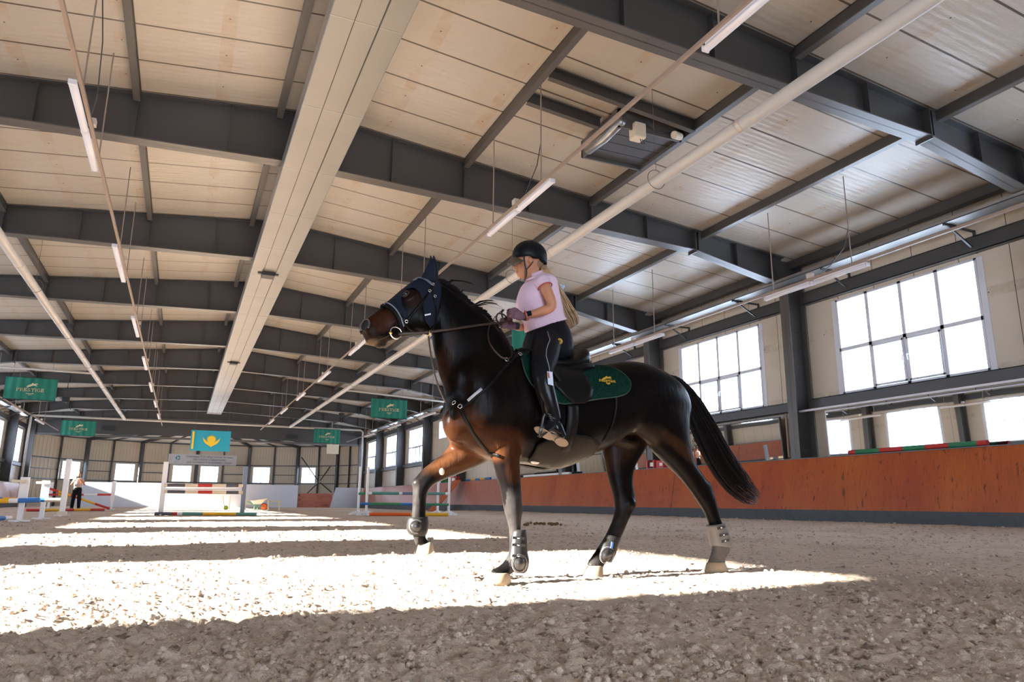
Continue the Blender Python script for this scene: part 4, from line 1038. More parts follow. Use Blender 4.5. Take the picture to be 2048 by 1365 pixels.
# ================================================================== tack
leather = noisy('black_leather', (.0045, .004, .004), (.010, .008, .007), 12, .38, spec=.5, IOR=1.2)
brownl = noisy('brown_leather', (.025, .013, .009), (.04, .02, .012), 12, .45)
brass = mat('brass', (.70, .48, .16), .25, 1.)
silver = mat('bright_steel', (.75, .74, .72), .18, 1.)
def ortho_hit(u, v, side):
    """coat point met when looking square at the mid plane from the near (-1) or far (+1) side"""
    P0 = HP(u, v, 0); o = Vector(P0+HN*side*.8); loc, n_, i, d = HB.ray_cast(o, Vector(-HN*side))
    if loc is None: loc, n_, i, d = HB.find_nearest(Vector(HP(u, v, side*.03)))
    return np.array(loc), np.array(n_)
def drape(outline, off, thick, name, mats, parent, side=-1, step=7, smooth=True, bulge=None, build=True, top=None):
    """cloth or leather patch laid over the coat: outline in profile pixels, `off` clear of the coat, real thickness"""
    def dens(P):
        out = []
        for a, b in zip(P, P[1:]+P[:1]):
            n = max(1, int(math.hypot(b[0]-a[0], b[1]-a[1])/step))
            out += [(a[0]+(b[0]-a[0])*i/n, a[1]+(b[1]-a[1])*i/n) for i in range(n)]
        return out
    P = dens(outline); nb = len(P); us = [p[0] for p in P]; vs = [p[1] for p in P]
    from mathutils.geometry import intersect_point_tri_2d
    pts = [Vector(p) for p in P]
    def inside(x, y):
        c = False; j = nb-1
        for i in range(nb):
            if (P[i][1] > y) != (P[j][1] > y) and x < (P[j][0]-P[i][0])*(y-P[i][1])/(P[j][1]-P[i][1])+P[i][0]: c = not c
            j = i
        return c
    y = min(vs)+step/2; r = 0
    while y < max(vs):
        x = min(us)+(step/2 if r % 2 else 0)
        while x < max(us):
            if inside(x, y) and min((x-p[0])**2+(y-p[1])**2 for p in P) > (step*.5)**2: pts.append(Vector((x, y)))
            x += step
        y += step*.87; r += 1
    res = delaunay_2d_cdt(pts, [(i, (i+1) % nb) for i in range(nb)], [], 1, .01)
    v2, faces = res[0], res[2]; V = []; Nn = []
    for p in v2:
        L, n_ = ortho_hit(p.x, p.y, side)
        if L is None or (n_@HN)*side < .05:
            q = HP(p.x, p.y, 0); loc, nn, i, d = HB.find_nearest(Vector(q)); L = np.array(loc); n_ = np.array(nn); n_ = n_+HN*side*.3
        n_ = n_/np.linalg.norm(n_); b = bulge(p.x, p.y) if bulge else 0
        V.append(L+n_*(off+b)); Nn.append(n_)
    V = np.array(V); Nn = np.array(Nn)
    # relax the normals a little so the patch lies smooth
    nbr = [[] for _ in V]
    for f in faces:
        for i in range(len(f)): a, b = f[i], f[(i+1) % len(f)]; nbr[a].append(b); nbr[b].append(a)
    for _ in range(4):
        Nn = np.array([(Nn[i]+Nn[nbr[i]].mean(0))/2 if nbr[i] else Nn[i] for i in range(len(V))]); V2 = np.array([V[i]*.6+V[nbr[i]].mean(0)*.4 if nbr[i] and i >= nb else V[i] for i in range(len(V))]); V = V2
    Nn /= np.linalg.norm(Nn, axis=1)[:, None]
    W = V+Nn*thick; n = len(V); F = []
    ed = {}
    for f in faces:
        F.append(tuple(f)); F.append(tuple(i+n for i in reversed(f)))
        for i in range(len(f)): a, b = f[i], f[(i+1) % len(f)]; ed[(a, b)] = ed.get((a, b), 0)+1
    for (a, b) in list(ed):
        if (b, a) not in ed: F.append((b, a, a+n, b+n))
    mb = MB(); mb.add(list(V)+list(W), F)
    return mb.build(name, mats, parent, smooth=smooth) if build else mb
def strap_pts(pts, side=-1, lift=.006, k=5):
    """polyline through profile pixels lying on the coat"""
    out = []; P = cat_rom(np.array(pts, float), k)
    for u, v in P:
        L, n_ = ortho_hit(u, v, side)
        if L is None: q = HP(u, v, 0); loc, nn, i, d = HB.find_nearest(Vector(q)); L = np.array(loc); n_ = np.array(nn)
        out.append((L+n_*lift, n_))
    return out
def strap(mb, pts, w_, side=-1, lift=.006, th=.004, k=5, m=0):
    Q = strap_pts(pts, side, lift, k); n = len(Q); v = []; f = []
    for i, (p, n_) in enumerate(Q):
        t = Q[min(i+1, n-1)][0]-Q[max(i-1, 0)][0]; t = t/(np.linalg.norm(t)+1e-9); b = np.cross(t, n_); b /= (np.linalg.norm(b)+1e-9)
        v += [p-b*w_/2, p+b*w_/2, p+b*w_/2*.85+n_*th, p-b*w_/2*.85+n_*th]
    for i in range(n-1):
        for j in range(4): f.append((i*4+j, i*4+(j+1) % 4, (i+1)*4+(j+1) % 4, (i+1)*4+j))
    f += [(0, 1, 2, 3), tuple(reversed(range((n-1)*4, n*4)))]
    return mb.add(v, f, m)
def ring(mb, c, r, t, nrm, n=24, m=0):
    nrm = Vector(nrm).normalized(); x = nrm.orthogonal().normalized(); y = nrm.cross(x); c = Vector(c)
    return mb.tube([c+x*math.cos(2*PI*i/n)*r+y*math.sin(2*PI*i/n)*r for i in range(n)], t, 8, m, close=True)
# --- fly hood (ears and face mask), a shell over the head
hoodm = noisy('navy_hood_cloth', (.005, .0075, .016), (.009, .013, .026), 20, .75, spec=.2)
hoodl = [(770, 610), (786, 597), (806, 580), (826, 565), (844, 557), (862, 555), (872, 562), (874, 590), (868, 622), (862, 650), (850, 660), (838, 650), (834, 630), (832, 608), (828, 592), (818, 581), (804, 584), (796, 600), (797, 618), (806, 632), (806, 644), (794, 640), (784, 626)]
hc_ = HP(830, 600); hood = empty('fly_hood', hc_, 'navy cloth fly hood with pointed ears on the head of the bay horse', 'fly hood')
for sd in (-1, 1): drape(hoodl, .003, .004, 'mask_cloth', hoodm, hood, sd, 4.5)
for sd in (-1, 1):
    mb = MB(); sts = []
    EAR = [(842, 556, 872, 570, .030), (847, 546, 870, 556, .030), (852, 536, 870, 545, .026), (857, 526, 869, 532, .019), (859.5, 518, 865.5, 521, .010), (860.5, 511.5, 862, 512, .003)]
    du = 0 if sd < 0 else 6
    loft(mb, [(a+du, b, c+du, d_, w_, sd*.045) for a, b, c, d_, w_ in EAR], 3, 14)
    mb.build('ear_cover', hoodm, hood, smooth=True)
# --- bridle
br = empty('bridle', HP(800, 640), 'black leather bridle with a wide noseband and a loose ring bit', 'bridle')
mb = MB(); [strap(mb, [(764, 611), (772, 618), (781, 628), (788, 641), (794, 655), (800, 668)], .026, s, .007, .009) for s in (-1, 1)]; NB_ = mb.build('noseband', leather, br, smooth=True)
mb = MB(); [strap(mb, [(768, 609), (777, 616), (786, 628), (793, 643), (799, 657)], .010, s, .014, .004) for s in (-1, 1)]; mb.build('noseband_padding', mat('grey_padding', (.16, .19, .24), .5), NB_, smooth=True)
mb = MB(); [strap(mb, [(827, 560), (836, 561), (845, 567), (854, 577)], .020, s, .008, .006) for s in (-1, 1)]; mb.build('browband', mat('grey_browband', (.10, .115, .14), .4), br, smooth=True)
mb = MB(); [strap(mb, [(868, 562), (862, 568), (855, 577), (847, 590), (836, 606), (824, 622), (812, 637), (803, 650), (797, 659)], .017, s, .009, .005) for s in (-1, 1)]; CHK = mb.build('cheek_strap', leather, br, smooth=True)
mb = MB(); [strap(mb, [(866, 560), (858, 574), (853, 586), (856, 604), (860, 622), (862, 640), (860, 655), (852, 668)], .014, s, .009, .005) for s in (-1, 1)]; mb.build('throat_latch', leather, br, smooth=True)
mb = MB(); [strap(mb, [(797, 650), (812, 662), (830, 668)], .012, s, .008, .004) for s in (-1, 1)]; mb.build('jaw_strap', leather, br, smooth=True)
for s in (-1, 1):
    for (u, v) in ((854, 577), (846, 591), (803, 648), (856, 600)):
        L, n_ = ortho_hit(u, v, s)
        if L is not None: mb = MB(); ring(mb, L+n_*.018, .009, .0022, n_, 12); mb.build('buckle', silver, CHK, smooth=True)
    L, n_ = ortho_hit(795, 666, s); c = HP(791.6, 666, s*.062)
    mb = MB(); ring(mb, c, .036, .0045, HN, 28); BR_ = mb.build('bit_ring', silver, br, smooth=True)
    mb = MB(); mb.ell(HP(781, 666, s*.062), HD*.013, HN*.009, np.array([0, 0, .008]), 10, 8); mb.build('bit_boss', brass, BR_, smooth=True)
L, n_ = ortho_hit(841, 637, -1); mb = MB(); mb.bar(L+n_*.012+HD*.020+np.array([0, 0, -.007]), L+n_*.012-HD*.020+np.array([0, 0, .007]), .002, .009); mb.build('badge', mat('white_badge', (.75, .70, .74), .4), br)
# reins
def reinpts(side):
    h = HANDP[side]; return [HP(797, 668, side*.07), HP(812, 667, side*.085), HP(860, 664, side*.10), HP(915, 657, side*.11), HP(965, 650, side*.09), h]
HANDP = {-1: HP(1010, 645, -.055), 1: HP(1006, 652, .055)}
rein = empty('reins', HP(960, 655), 'dark brown leather reins running from the bit rings to the gloved hands', 'reins')
for s in (-1, 1):
    mb = MB(); mb.tube(cat_rom(reinpts(s), 5), .0085, 6, flat=.3, up=HN); mb.build('rein', brownl, rein, smooth=True)
lp = [(1009, 646, -.05), (1003, 627, -.05), (1007, 620, -.04), (998, 626, -.03), (985, 641, -.02), (977, 658, -.13), (977, 680, -.16), (986, 698, -.19), (1000, 713, -.21), (1012, 718, -.22), (1022, 714, -.21), (1023, 702, -.19), (1015, 684, -.15), (1002, 662, -.09), (1005, 652, -.05)]
mb = MB(); mb.tube(cat_rom([HP(*q) for q in lp], 5), .0075, 6, flat=.35, up=HN); mb.build('rein_loop', brownl, rein, smooth=True)
lp = [(1016, 640, -.03), (1008, 630, -.02), (996, 628, .0), (993, 640, .01), (1004, 650, .0)]
mb = MB(); mb.tube(cat_rom([HP(*q) for q in lp], 5), .0065, 6, flat=.35, up=HN); mb.build('rein_loop', brownl, rein, smooth=True)
# martingale and breastplate
bpz = empty('breastplate', HP(930, 790), 'black leather breastplate and running martingale across the bay chest', 'breastplate')
for s in (-1, 1):
    mb = MB(); strap(mb, [(1024, 712), (1002, 728), (975, 752), (945, 781), (922, 803), (903, 822)], .026, s, .008, .007); mb.build('shoulder_strap', leather, bpz, smooth=True)
    mb = MB(); strap(mb, [(932, 787), (922, 797), (913, 809)], .018, s, .016, .006); mb.build('elastic_insert', mat('pale_elastic', (.35, .37, .42), .5), bpz, smooth=True)
    mb = MB(); mb.tube(cat_rom([HP(893, 806, s*.04), HP(888, 799, s*.05), HP(873, 762, s*.06), HP(864, 721, s*.08), HP(859, 690, s*.095), HP(857, 668, s*.10)], 3), .0075, 6, flat=.4); mb.build('martingale_strap', brownl, bpz, smooth=True)
    mb = MB(); ring(mb, HP(857, 667, s*.10), .014, .003, HD, 14); mb.build('martingale_ring', brass, bpz, smooth=True)
mb = MB(); strap(mb, [(903, 822), (905, 838), (914, 856), (930, 878), (950, 897), (976, 916)], .022, -1, .007, .005); mb.build('belly_strap', leather, bpz, smooth=True)
mb = MB(); mb.ell(HP(905, 826, -.135), HD*.022, HN*.012, np.array([0, 0, .040]), 14, 10); mb.build('chest_pad', leather, bpz, smooth=True)
for (u, v) in ((897, 812), (902, 820), (989, 729), (1020, 719)):
    L, n_ = ortho_hit(u, v, -1)
    if L is not None: mb = MB(); ring(mb, L+n_*.016, .013, .003, n_, 14); mb.build('buckle', silver, bpz, smooth=True)
# --- saddle pad
padm = mat('green_quilted_cloth', (.0025, .034, .021), .8, spec=.1); g = G(padm)
c_ = g.coord((1, 1, 1), 'World', rot=(0, 0, 0)); sp = g.n('ShaderNodeSeparateXYZ'); g.l(c_, sp.inputs[0])
q1 = g.math('SINE', g.math('MULTIPLY', g.math('ADD', sp.outputs[0], sp.outputs[2]), 2*PI/.05)); q2 = g.math('SINE', g.math('MULTIPLY', g.math('SUBTRACT', sp.outputs[0], sp.outputs[2]), 2*PI/.05))
qq = g.math('MINIMUM', g.math('ABSOLUTE', q1), g.math('ABSOLUTE', q2)); g.bump(g.math('POWER', qq, .4), .9, .012)
pad = empty('saddle_pad', HP(1110, 770), 'dark green quilted saddle pad with a small gold logo, under the saddle', 'saddle pad')
padl = [(1024, 704), (1018, 728), (1016, 745), (1018, 762), (1025, 778), (1038, 795), (1056, 808), (1080, 817), (1110, 815), (1137, 810), (1160, 807), (1182, 804), (1199, 799), (1209, 790), (1213, 778), (1210, 766), (1202, 753), (1190, 742), (1176, 736), (1150, 738), (1110, 732), (1070, 718), (1045, 707)]
PADF = drape(padl, .006, .012, 'pad_side', padm, pad, 1, 8); PADN = drape(padl, .006, .012, 'pad_side', padm, pad, -1, 8)
mb = MB(); mb.tube([(lambda L, n: L+n*.014)(*ortho_hit(u, v, -1)) for u, v in cat_rom(padl[1:19], 4)], .0055, 6); mb.build('pad_binding', mat('dark_green_binding', (.012, .035, .026), .7), pad, smooth=True)
# logo and lettering on pad
gold = mat('gold_thread', (.62, .38, .04), .5)
def text_mesh(s, size, extr=.0, spacing=1.0, offset=0.0):
    cu = bpy.data.curves.new('t', 'FONT'); cu.body = s; cu.size = size; cu.align_x = 'CENTER'; cu.align_y = 'CENTER'; cu.extrude = extr; cu.space_character = spacing; cu.offset = offset; cu.resolution_u = 3
    o = bpy.data.objects.new('t', cu); COL.objects.link(o); dg = bpy.context.evaluated_depsgraph_get(); dg.update()
    me = bpy.data.meshes.new_from_object(o.evaluated_get(dg)); bpy.data.objects.remove(o); bpy.data.curves.remove(cu); me.materials.clear(); return me
SERIF = {  # simple serif capitals as strokes: (x0, y0, x1, y1, width) on a 0..1 square, arcs as polylines
 'P': [[(0, 0), (.36, 0)], [(.18, 0), (.18, 1)], [(0, 1), (.5, 1), (.72, .9), (.76, .75), (.72, .58), (.5, .48), (.2, .48)]],
 'R': [[(0, 0), (.36, 0)], [(.18, 0), (.18, 1)], [(0, 1), (.5, 1), (.72, .9), (.76, .75), (.72, .58), (.5, .50), (.2, .5)], [(.45, .5), (.82, 0), (.95, 0)]],
 'E': [[(0, 0), (.74, 0), (.78, .2)], [(.18, 0), (.18, 1)], [(0, 1), (.72, 1), (.76, .82)], [(.2, .5), (.55, .5)], [(.55, .4), (.55, .6)]],
 'S': [[(.68, .8), (.58, .95), (.38, 1), (.16, .93), (.1, .75), (.2, .6), (.5, .48), (.68, .35), (.68, .15), (.5, .02), (.28, 0), (.1, .1), (.06, .25)]],
 'T': [[(.05, .82), (.05, 1), (.85, 1), (.85, .82)], [(.45, 1), (.45, 0)], [(.27, 0), (.63, 0)]],
 'I': [[(.2, 0), (.2, 1)], [(.02, 0), (.38, 0)], [(.02, 1), (.38, 1)]],
 'G': [[(.8, .78), (.68, .95), (.45, 1), (.2, .9), (.06, .65), (.06, .35), (.2, .1), (.45, 0), (.7, .06), (.8, .2), (.8, .42)], [(.58, .42), (.92, .42)]]}
HORSE_ICON = [(-.50, .02), (-.46, .16), (-.36, .30), (-.22, .44), (-.12, .50), (-.02, .50), (-.02, .62), (.05, .74), (.10, .76), (.16, .72), (.16, .62), (.24, .60), (.34, .62), (.44, .66), (.48, .72), (.54, .70), (.60, .58), (.62, .50), (.56, .50), (.48, .54), (.42, .48), (.44, .38), (.56, .28), (.58, .22), (.46, .24), (.32, .32), (.16, .30), (.0, .22), (-.12, .10), (-.24, .08), (-.34, -.04), (-.42, -.12), (-.38, .0), (-.44, -.02)]
def serif_word(mb, word, o, ex, ey, en, H, sw=.13):
    """strokes of a serif word centred at o; ex, ey unit axes, en normal"""
    x = 0; adv = {'I': .5}
    tot = sum(adv.get(ch, .95)+.12 for ch in word); k = H; x = -tot/2
    for ch in word:
        for st in SERIF[ch]:
            for (a, b), (c, d) in zip(st, st[1:]):
                P = Vector(o)+Vector(ex)*((x+a)*k)+Vector(ey)*((b-.5)*k); Q = Vector(o)+Vector(ex)*((x+c)*k)+Vector(ey)*((d-.5)*k)
                w_ = sw*(1.35 if abs(a-c) < .06 else .75); t = (Q-P)
                if t.length < 1e-6: continue
                mb.bar(P-t.normalized()*w_*k*.3, Q+t.normalized()*w_*k*.3, w_*k, .004, up=en)
        x += adv.get(ch, .95)+.12
L0, n0 = ortho_hit(1170, 776, -1); ex = -HD; ey = np.array([0, 0, 1.]); en = -HN
nn = n0/np.linalg.norm(n0); ey = ey-nn*(ey@nn); ey /= np.linalg.norm(ey); ex = np.cross(ey, nn); ex /= np.linalg.norm(ex)
if ex@HD > 0: ex = -ex
o_ = L0+nn*.026; mb = MB(); serif_word(mb, 'PRESTIGE', o_, ex, ey, nn, .016, .16)
mb.build('pad_lettering', gold, PADN)
mb = MB(); mb.poly([o_+ex*(x*.07-.005)+ey*(y*.045+.006) for x, y in HORSE_ICON], .003, nrm=nn); mb.build('pad_logo', gold, PADN)
mb = MB(); mb.bar(o_+ex*.016-ey*.019, o_-ex*.016-ey*.019, .005, .003, up=nn); mb.bar(o_+ex*.009-ey*.027, o_-ex*.009-ey*.027, .004, .003, up=nn); mb.build('pad_logo', gold, PADN)
# --- saddle
sdl = empty('saddle', HP(1100, 735), 'black leather jumping saddle with knee rolls, flap and belly guard', 'saddle')
mb = MB()
loft(mb, [(1028, 703, 1034, 722, .05, 0), (1036, 697, 1042, 722, .09, 0), (1052, 700, 1056, 728, .11, 0), (1075, 716, 1078, 738, .13, 0), (1100, 722, 1102, 744, .155, 0), (1124, 718, 1126, 746, .165, 0), (1143, 706, 1144, 744, .155, 0), (1155, 698, 1158, 740, .13, 0), (1163, 698, 1168, 738, .09, 0), (1168, 706, 1172, 736, .04, 0)], 3, 24, 2.3)
me_ = solidify_remesh(mb, .008, 4); me_.materials.append(leather); KIDS.setdefault(sdl.name, []).append(mobj('seat', me_, sdl))
for s in (-1, 1):
    mb = MB(); loft(mb, [(1115, 732, 1118, 752, .05, s*.12), (1140, 728, 1144, 752, .055, s*.12), (1162, 724, 1168, 744, .05, s*.12), (1182, 729, 1186, 738, .03, s*.11)], 3, 14); mb.build('panel', leather, sdl, smooth=True)
    drape([(1042, 706), (1043, 730), (1050, 752), (1060, 774), (1071, 792), (1084, 808), (1100, 818), (1120, 817), (1133, 808), (1138, 790), (1134, 765), (1130, 745), (1110, 735), (1070, 718)], .022, .008, 'flap', leather, sdl, s, 8)
    for r0, lift in (((1046, 712, 1044, 735, 1052, 758, 1066, 784), .036), ((1058, 716, 1055, 736, 1062, 756, 1074, 778), .045)):
        q = list(zip(r0[::2], r0[1::2])); pp = [p+n_*lift for p, n_ in strap_pts(q, s, 0, 4)]; k_ = len(pp)
        mb = MB(); mb.tube(pp, [.008+.014*math.sin(PI*i/(k_-1)) for i in range(k_)], 10); mb.build('knee_roll', leather, sdl, smooth=True)
    mb = MB(); strap(mb, [(1098, 820), (1098, 850), (1096, 880), (1094, 905)], .09, s, .010, .012); mb.build('girth', leather, sdl, smooth=True)
drape([(1042, 892), (1060, 880), (1090, 872), (1130, 876), (1160, 888), (1158, 908), (1140, 921), (1118, 931), (1096, 934), (1066, 929), (1040, 921)], .008, .014, 'belly_guard', noisy('worn_black_rubber', (.005, .004, .003), (.014, .010, .006), 8, .55, spec=.1), sdl, -1, 7)
drape([(1042, 892), (1060, 880), (1090, 872), (1130, 876), (1160, 888), (1158, 908), (1140, 921), (1118, 931), (1096, 934), (1066, 929), (1040, 921)], .008, .014, 'belly_guard', M['black'], sdl, 1, 7)
L, n_ = ortho_hit(1052, 921, -1); mb = MB(); mb.ell(L+n_*.02, HD*.035, n_*.008, np.array([0, 0, .012]), 14, 8); mb.build('girth_buckle_pad', PM['cream'], sdl, smooth=True)
mb = MB(); strap(mb, [(1182, 803), (1181, 830), (1176, 860), (1168, 888)], .012, -1, .006, .003); mb.build('side_strap', leather, sdl, smooth=True)
# --- boots on the legs
tendm = noisy('dusty_black_boot', (.006, .0055, .0055), (.018, .016, .015), 12, .42, spec=.5, IOR=1.3)
def leg_boot(name, st, off0, off1, label, straps, shell, m=None, fet=None):
    o = empty(name, HP((st[-1][0]+st[-1][2])/2, (st[-1][1]+st[-1][3])/2, off1), label, 'leg boot', 'protective boots on the bay legs'); mb = MB(); k = len(st)
    loft(mb, [(a[0], a[1], a[2], a[3], a[4], off0+(off1-off0)*i/(k-1)) for i, a in enumerate(st)], 3, 18, 2.2); mb.build('boot_shell', m or tendm, o, smooth=True)
    for (u0, v0, u1, v1) in straps:
        mb = MB()
        mb.bar(HP(u0, v0, off1-.048), HP(u1, v1, off1-.048), .006, .016); bs_ = mb.build('boot_strap', M['black'], o)
        mb = MB(); mb.ell(HP((u0+u1)/2, (v0+v1)/2, off1-.053), HD*.010, HN*.004, np.array([0, 0, .006]), 10, 6); mb.build('boot_clip', silver, bs_, smooth=True)
    for (u, v, ru, rv, ang) in shell:
        mb = MB(); c = HP(u, v, off1-.040); a = math.radians(ang); e1 = HP(u+ru*math.cos(a), v-ru*math.sin(a), off1-.04)-c; e2 = HP(u+rv*math.sin(a), v+rv*math.cos(a), off1-.04)-c
        mb.ell(c, e1, HN*.022, e2, 20, 12); sp_ = mb.build('strike_plate', mat('hard_plastic', (.018, .016, .015), .3), o, smooth=True)
        for kk in (1.12, 1.25):
            mb = MB(); mb.tube([c+e1*kk*math.cos(q)+e2*kk*math.sin(q)-HN*.006 for q in np.linspace(0, 2*PI, 25)[:-1]], .0022, 5, close=True); mb.build('boot_stitching', mat('grey_thread', (.22, .2, .19), .6), sp_, smooth=True)
    return o
leg_boot('tendon_boot', [(1026, 1060, 1050, 1060, .042), (1022, 1082, 1052, 1080, .046), (1020, 1104, 1053, 1104, .048), (1018, 1122, 1056, 1124, .054), (1026, 1141, 1052, 1141, .046), (1033, 1147, 1046, 1147, .028)], -.145, -.15,
         'black tendon boot on the upright near foreleg, taller than the others', ((1025, 1076, 1049, 1078), (1024, 1090, 1050, 1092), (1024, 1112, 1050, 1114)), ((1038, 1128, 12, 15, 0),))
leg_boot('tendon_boot', [(818, 1036, 855, 1034, .044), (815, 1048, 856, 1048, .050), (815, 1062, 854, 1064, .052), (821, 1071, 849, 1074, .044)], .13, .13,
         'black fetlock boot on the lifted far foreleg', (), ((832, 1054, 11, 11, 0),))
leg_boot('fetlock_boot', [(1414, 1052, 1447, 1047, .043), (1418, 1068, 1455, 1064, .045), (1421, 1086, 1459, 1082, .047), (1423, 1092, 1461, 1096, .046)], -.15, -.15,
         'pale grey fetlock boot with bright studs on the near hind leg', ((1436, 1058, 1450, 1054), (1440, 1072, 1456, 1069), (1444, 1084, 1458, 1081)), (), noisy('dusty_grey_boot', (.075, .066, .06), (.13, .115, .105), 12, .6))
leg_boot('fetlock_boot', [(1214, 1070, 1240, 1078, .042), (1205, 1086, 1234, 1096, .046), (1199, 1104, 1228, 1112, .050), (1200, 1118, 1220, 1126, .044)], .02, .02,
         'black fetlock boot with a round shield on the far hind leg', (), ((1213, 1111, 11, 14, -20),))
mb = MB(); mb.box((0, 0, 0), (.001, .001, .001))
L = HP(1225, 1091, -.035); mb = MB(); mb.bar(L+np.array([0, 0, .02]), L-np.array([0, 0, .02])+HD*.01, .004, .016); mb.build('blue_badge', mat('blue_badge', (.10, .22, .60), .3), bpy.data.objects['fetlock_boot.001'])
# ================================================================== the rider
skin = mat('skin', (.50, .215, .115), .5, spec=.4); skin.node_tree.nodes['Principled BSDF'].inputs['Subsurface Weight'].default_value = .08
skin.node_tree.nodes['Principled BSDF'].inputs['Subsurface Radius'].default_value = (.02, .008, .004)
shirtm = noisy('pale_pink_cotton', (.66, .46, .56), (.72, .52, .62), 6, .8, bump=1.0, bscale=11)
breechm = noisy('black_breeches', (.005, .005, .0065), (.010, .0095, .012), 9, .6, bump=.35, bscale=12, spec=.5, IOR=1.2)
bootm = noisy('black_riding_boot', (.004, .004, .005), (.009, .008, .009), 9, .30, bump=.3, bscale=14, spec=.5, IOR=1.3)
RC = HP(1095, 690); rider = empty('person', RC, 'person in black helmet, pale pink shirt and black breeches riding the bay horse', 'person')
ASIDE = {-1: -1, 1: 1}
def ring_line(mb, P, R, n=14, flat=1.0, up=None):
    k = 4; q = cat_rom(np.column_stack([np.array(P), np.array(R)]), k); mb.tube([r[:3] for r in q], list(q[:, 3]), n, flat=flat, up=up)
def arm_pts(s):
    if s < 0: return [HP(1086, 565, -.140), HP(1095, 585, -.175), HP(1104, 612, -.190), HP(1084, 623, -.155), HP(1058, 630, -.105), HP(1046, 633, -.085)]
    return [HP(1084, 565, .155), HP(1088, 590, .21), HP(1092, 628, .23), HP(1068, 645, .17), HP(1040, 656, .10), HP(1028, 652, .075)]
def hand(mb, s, k=1.0):
    """fist closed round the rein: palm, four bent fingers, thumb on top"""
    W = arm_pts(s)[-1]; fw_ = HD+np.array([0, 0, .05]); fw_ /= np.linalg.norm(fw_); upv = np.array([0, 0, 1.]); inn = -HN*s
    pc = W+fw_*.035
    mb.ell(pc, fw_*.050*k, HN*.020*k, upv*.040*k, 16, 12)
    for j, (dz, ln, r) in enumerate(((.026, .95, .0105), (.009, 1.05, .011), (-.009, 1.0, .0105), (-.026, .85, .0095))):
        b = pc+fw_*.040+upv*dz; r *= k
        P = [b-fw_*.01, b+fw_*.024*ln+HN*s*.010, b+fw_*.034*ln+inn*.014-upv*.002, b+fw_*.018*ln+inn*.034-upv*.004, b-fw_*.002+inn*.030]
        mb.tube(cat_rom(P, 4), [r]*17, 8)
    b = pc+upv*.030+inn*.012-fw_*.012
    mb.tube(cat_rom([b, b+fw_*.026+upv*.012, b+fw_*.050+upv*.008, b+fw_*.068-upv*.002], 4), [.0125*k]*9+[.010*k]*4, 8)
def leg_line(s):
    if s < 0: return [HP(1098, 680, -.09), HP(1090, 712, -.20), HP(1084, 742, -.285), HP(1088, 770, -.315), HP(1098, 805, -.325), HP(1110, 842, -.325)]
    return [HP(1098, 680, .09), HP(1090, 712, .20), HP(1084, 742, .285), HP(1088, 770, .315), HP(1098, 805, .325), HP(1110, 842, .325)]
LEGR = [.078, .080, .066, .058, .052, .038]
FOOT = lambda s: ((HP(1118, 856, s*.325), HP(1126, 872, s*.33)), (HP(1074, 858, s*.34)))
def foot(mb, s, k=1.0):
    heel = HP(1124, 876, s*.325); ball = HP(1090, 862, s*.345); toe = HP(1075, 857, s*.35); ank = HP(1112, 848, s*.325)
    mb.tube(cat_rom([ank, HP(1118, 862, s*.325), heel], 4), [.036*k]*5+[.034*k]*4, 12)
    mb.tube(cat_rom([heel+np.array([0, 0, .012]), HP(1106, 864, s*.335)+np.array([0, 0, .02]), ball+np.array([0, 0, .016]), toe+np.array([0, 0, .006])], 4), [.030*k]*4+[.036*k]*4+[.037*k]*3+[.026*k]*2, 12, flat=.85)
    mb.tube([ank, HP(1100, 856, s*.335)+np.array([0, 0, .03]), ball+np.array([0, 0, .02])], [.036*k, .036*k, .032*k], 12)
# one continuous skin for the whole body
bb = MB()
TOR = [(1064, 700, 1128, 710, .14), (1066, 684, 1126, 690, .15), (1068, 664, 1122, 668, .14), (1066, 648, 1118, 648, .12), (1053, 632, 1120, 634, .12), (1044, 617, 1117, 616, .135), (1042, 600, 1112, 598, .145), (1048, 584, 1107, 582, .155), (1056, 570, 1101, 565, .150), (1064, 558, 1092, 552, .09)]
loft(bb, [(a, b, c, d_, w_-.012, 0) for a, b, c, d_, w_ in TOR], 3, 22, 2.2)
loft(bb, [(1056, 566, 1084, 560, .055, 0), (1053, 554, 1078, 547, .048, 0), (1050, 546, 1076, 536, .050, 0)], 3, 16)
# head: skull, face and jaw
ellp(bb, 1063, 516, 0, 26, 27, .072, 10)
loft(bb, [(1037, 503, 1086, 503, .058, 0), (1034, 512, 1088, 512, .066, 0), (1033.5, 518, 1088, 518, .068, 0), (1034.5, 523, 1086, 523, .066, 0), (1033.5, 529, 1083, 529, .062, 0), (1033.2, 535, 1078, 535, .057, 0),
          (1033.4, 540, 1073, 540, .051, 0), (1034.5, 545, 1069, 546, .045, 0), (1035.5, 550, 1065, 552, .037, 0), (1038.5, 555.5, 1060, 558, .024, 0)], 3, 18, 2.2, cap=True)
def FP(u, v, off=0): return HP(u, v, off)
bb.tube([FP(1035, 523), FP(1031.5, 529), FP(1028, 535), FP(1027.8, 537.5)], [.006, .0085, .0105, .0095], 8)   # nose ridge and tip
for s in (-1, 1): bb.ell(FP(1030.8, 538, s*.010), HD*.009, HN*.008, np.array([0, 0, .007]), 8, 6)           # nostril wings
bb.ell(FP(1034.6, 542.8), HD*.008, HN*.018, np.array([0, 0, .005]), 12, 8); bb.ell(FP(1035.2, 546), HD*.008, HN*.016, np.array([0, 0, .006]), 12, 8)
bb.ell(FP(1038, 552), HD*.012, HN*.016, np.array([0, 0, .010]), 12, 8)
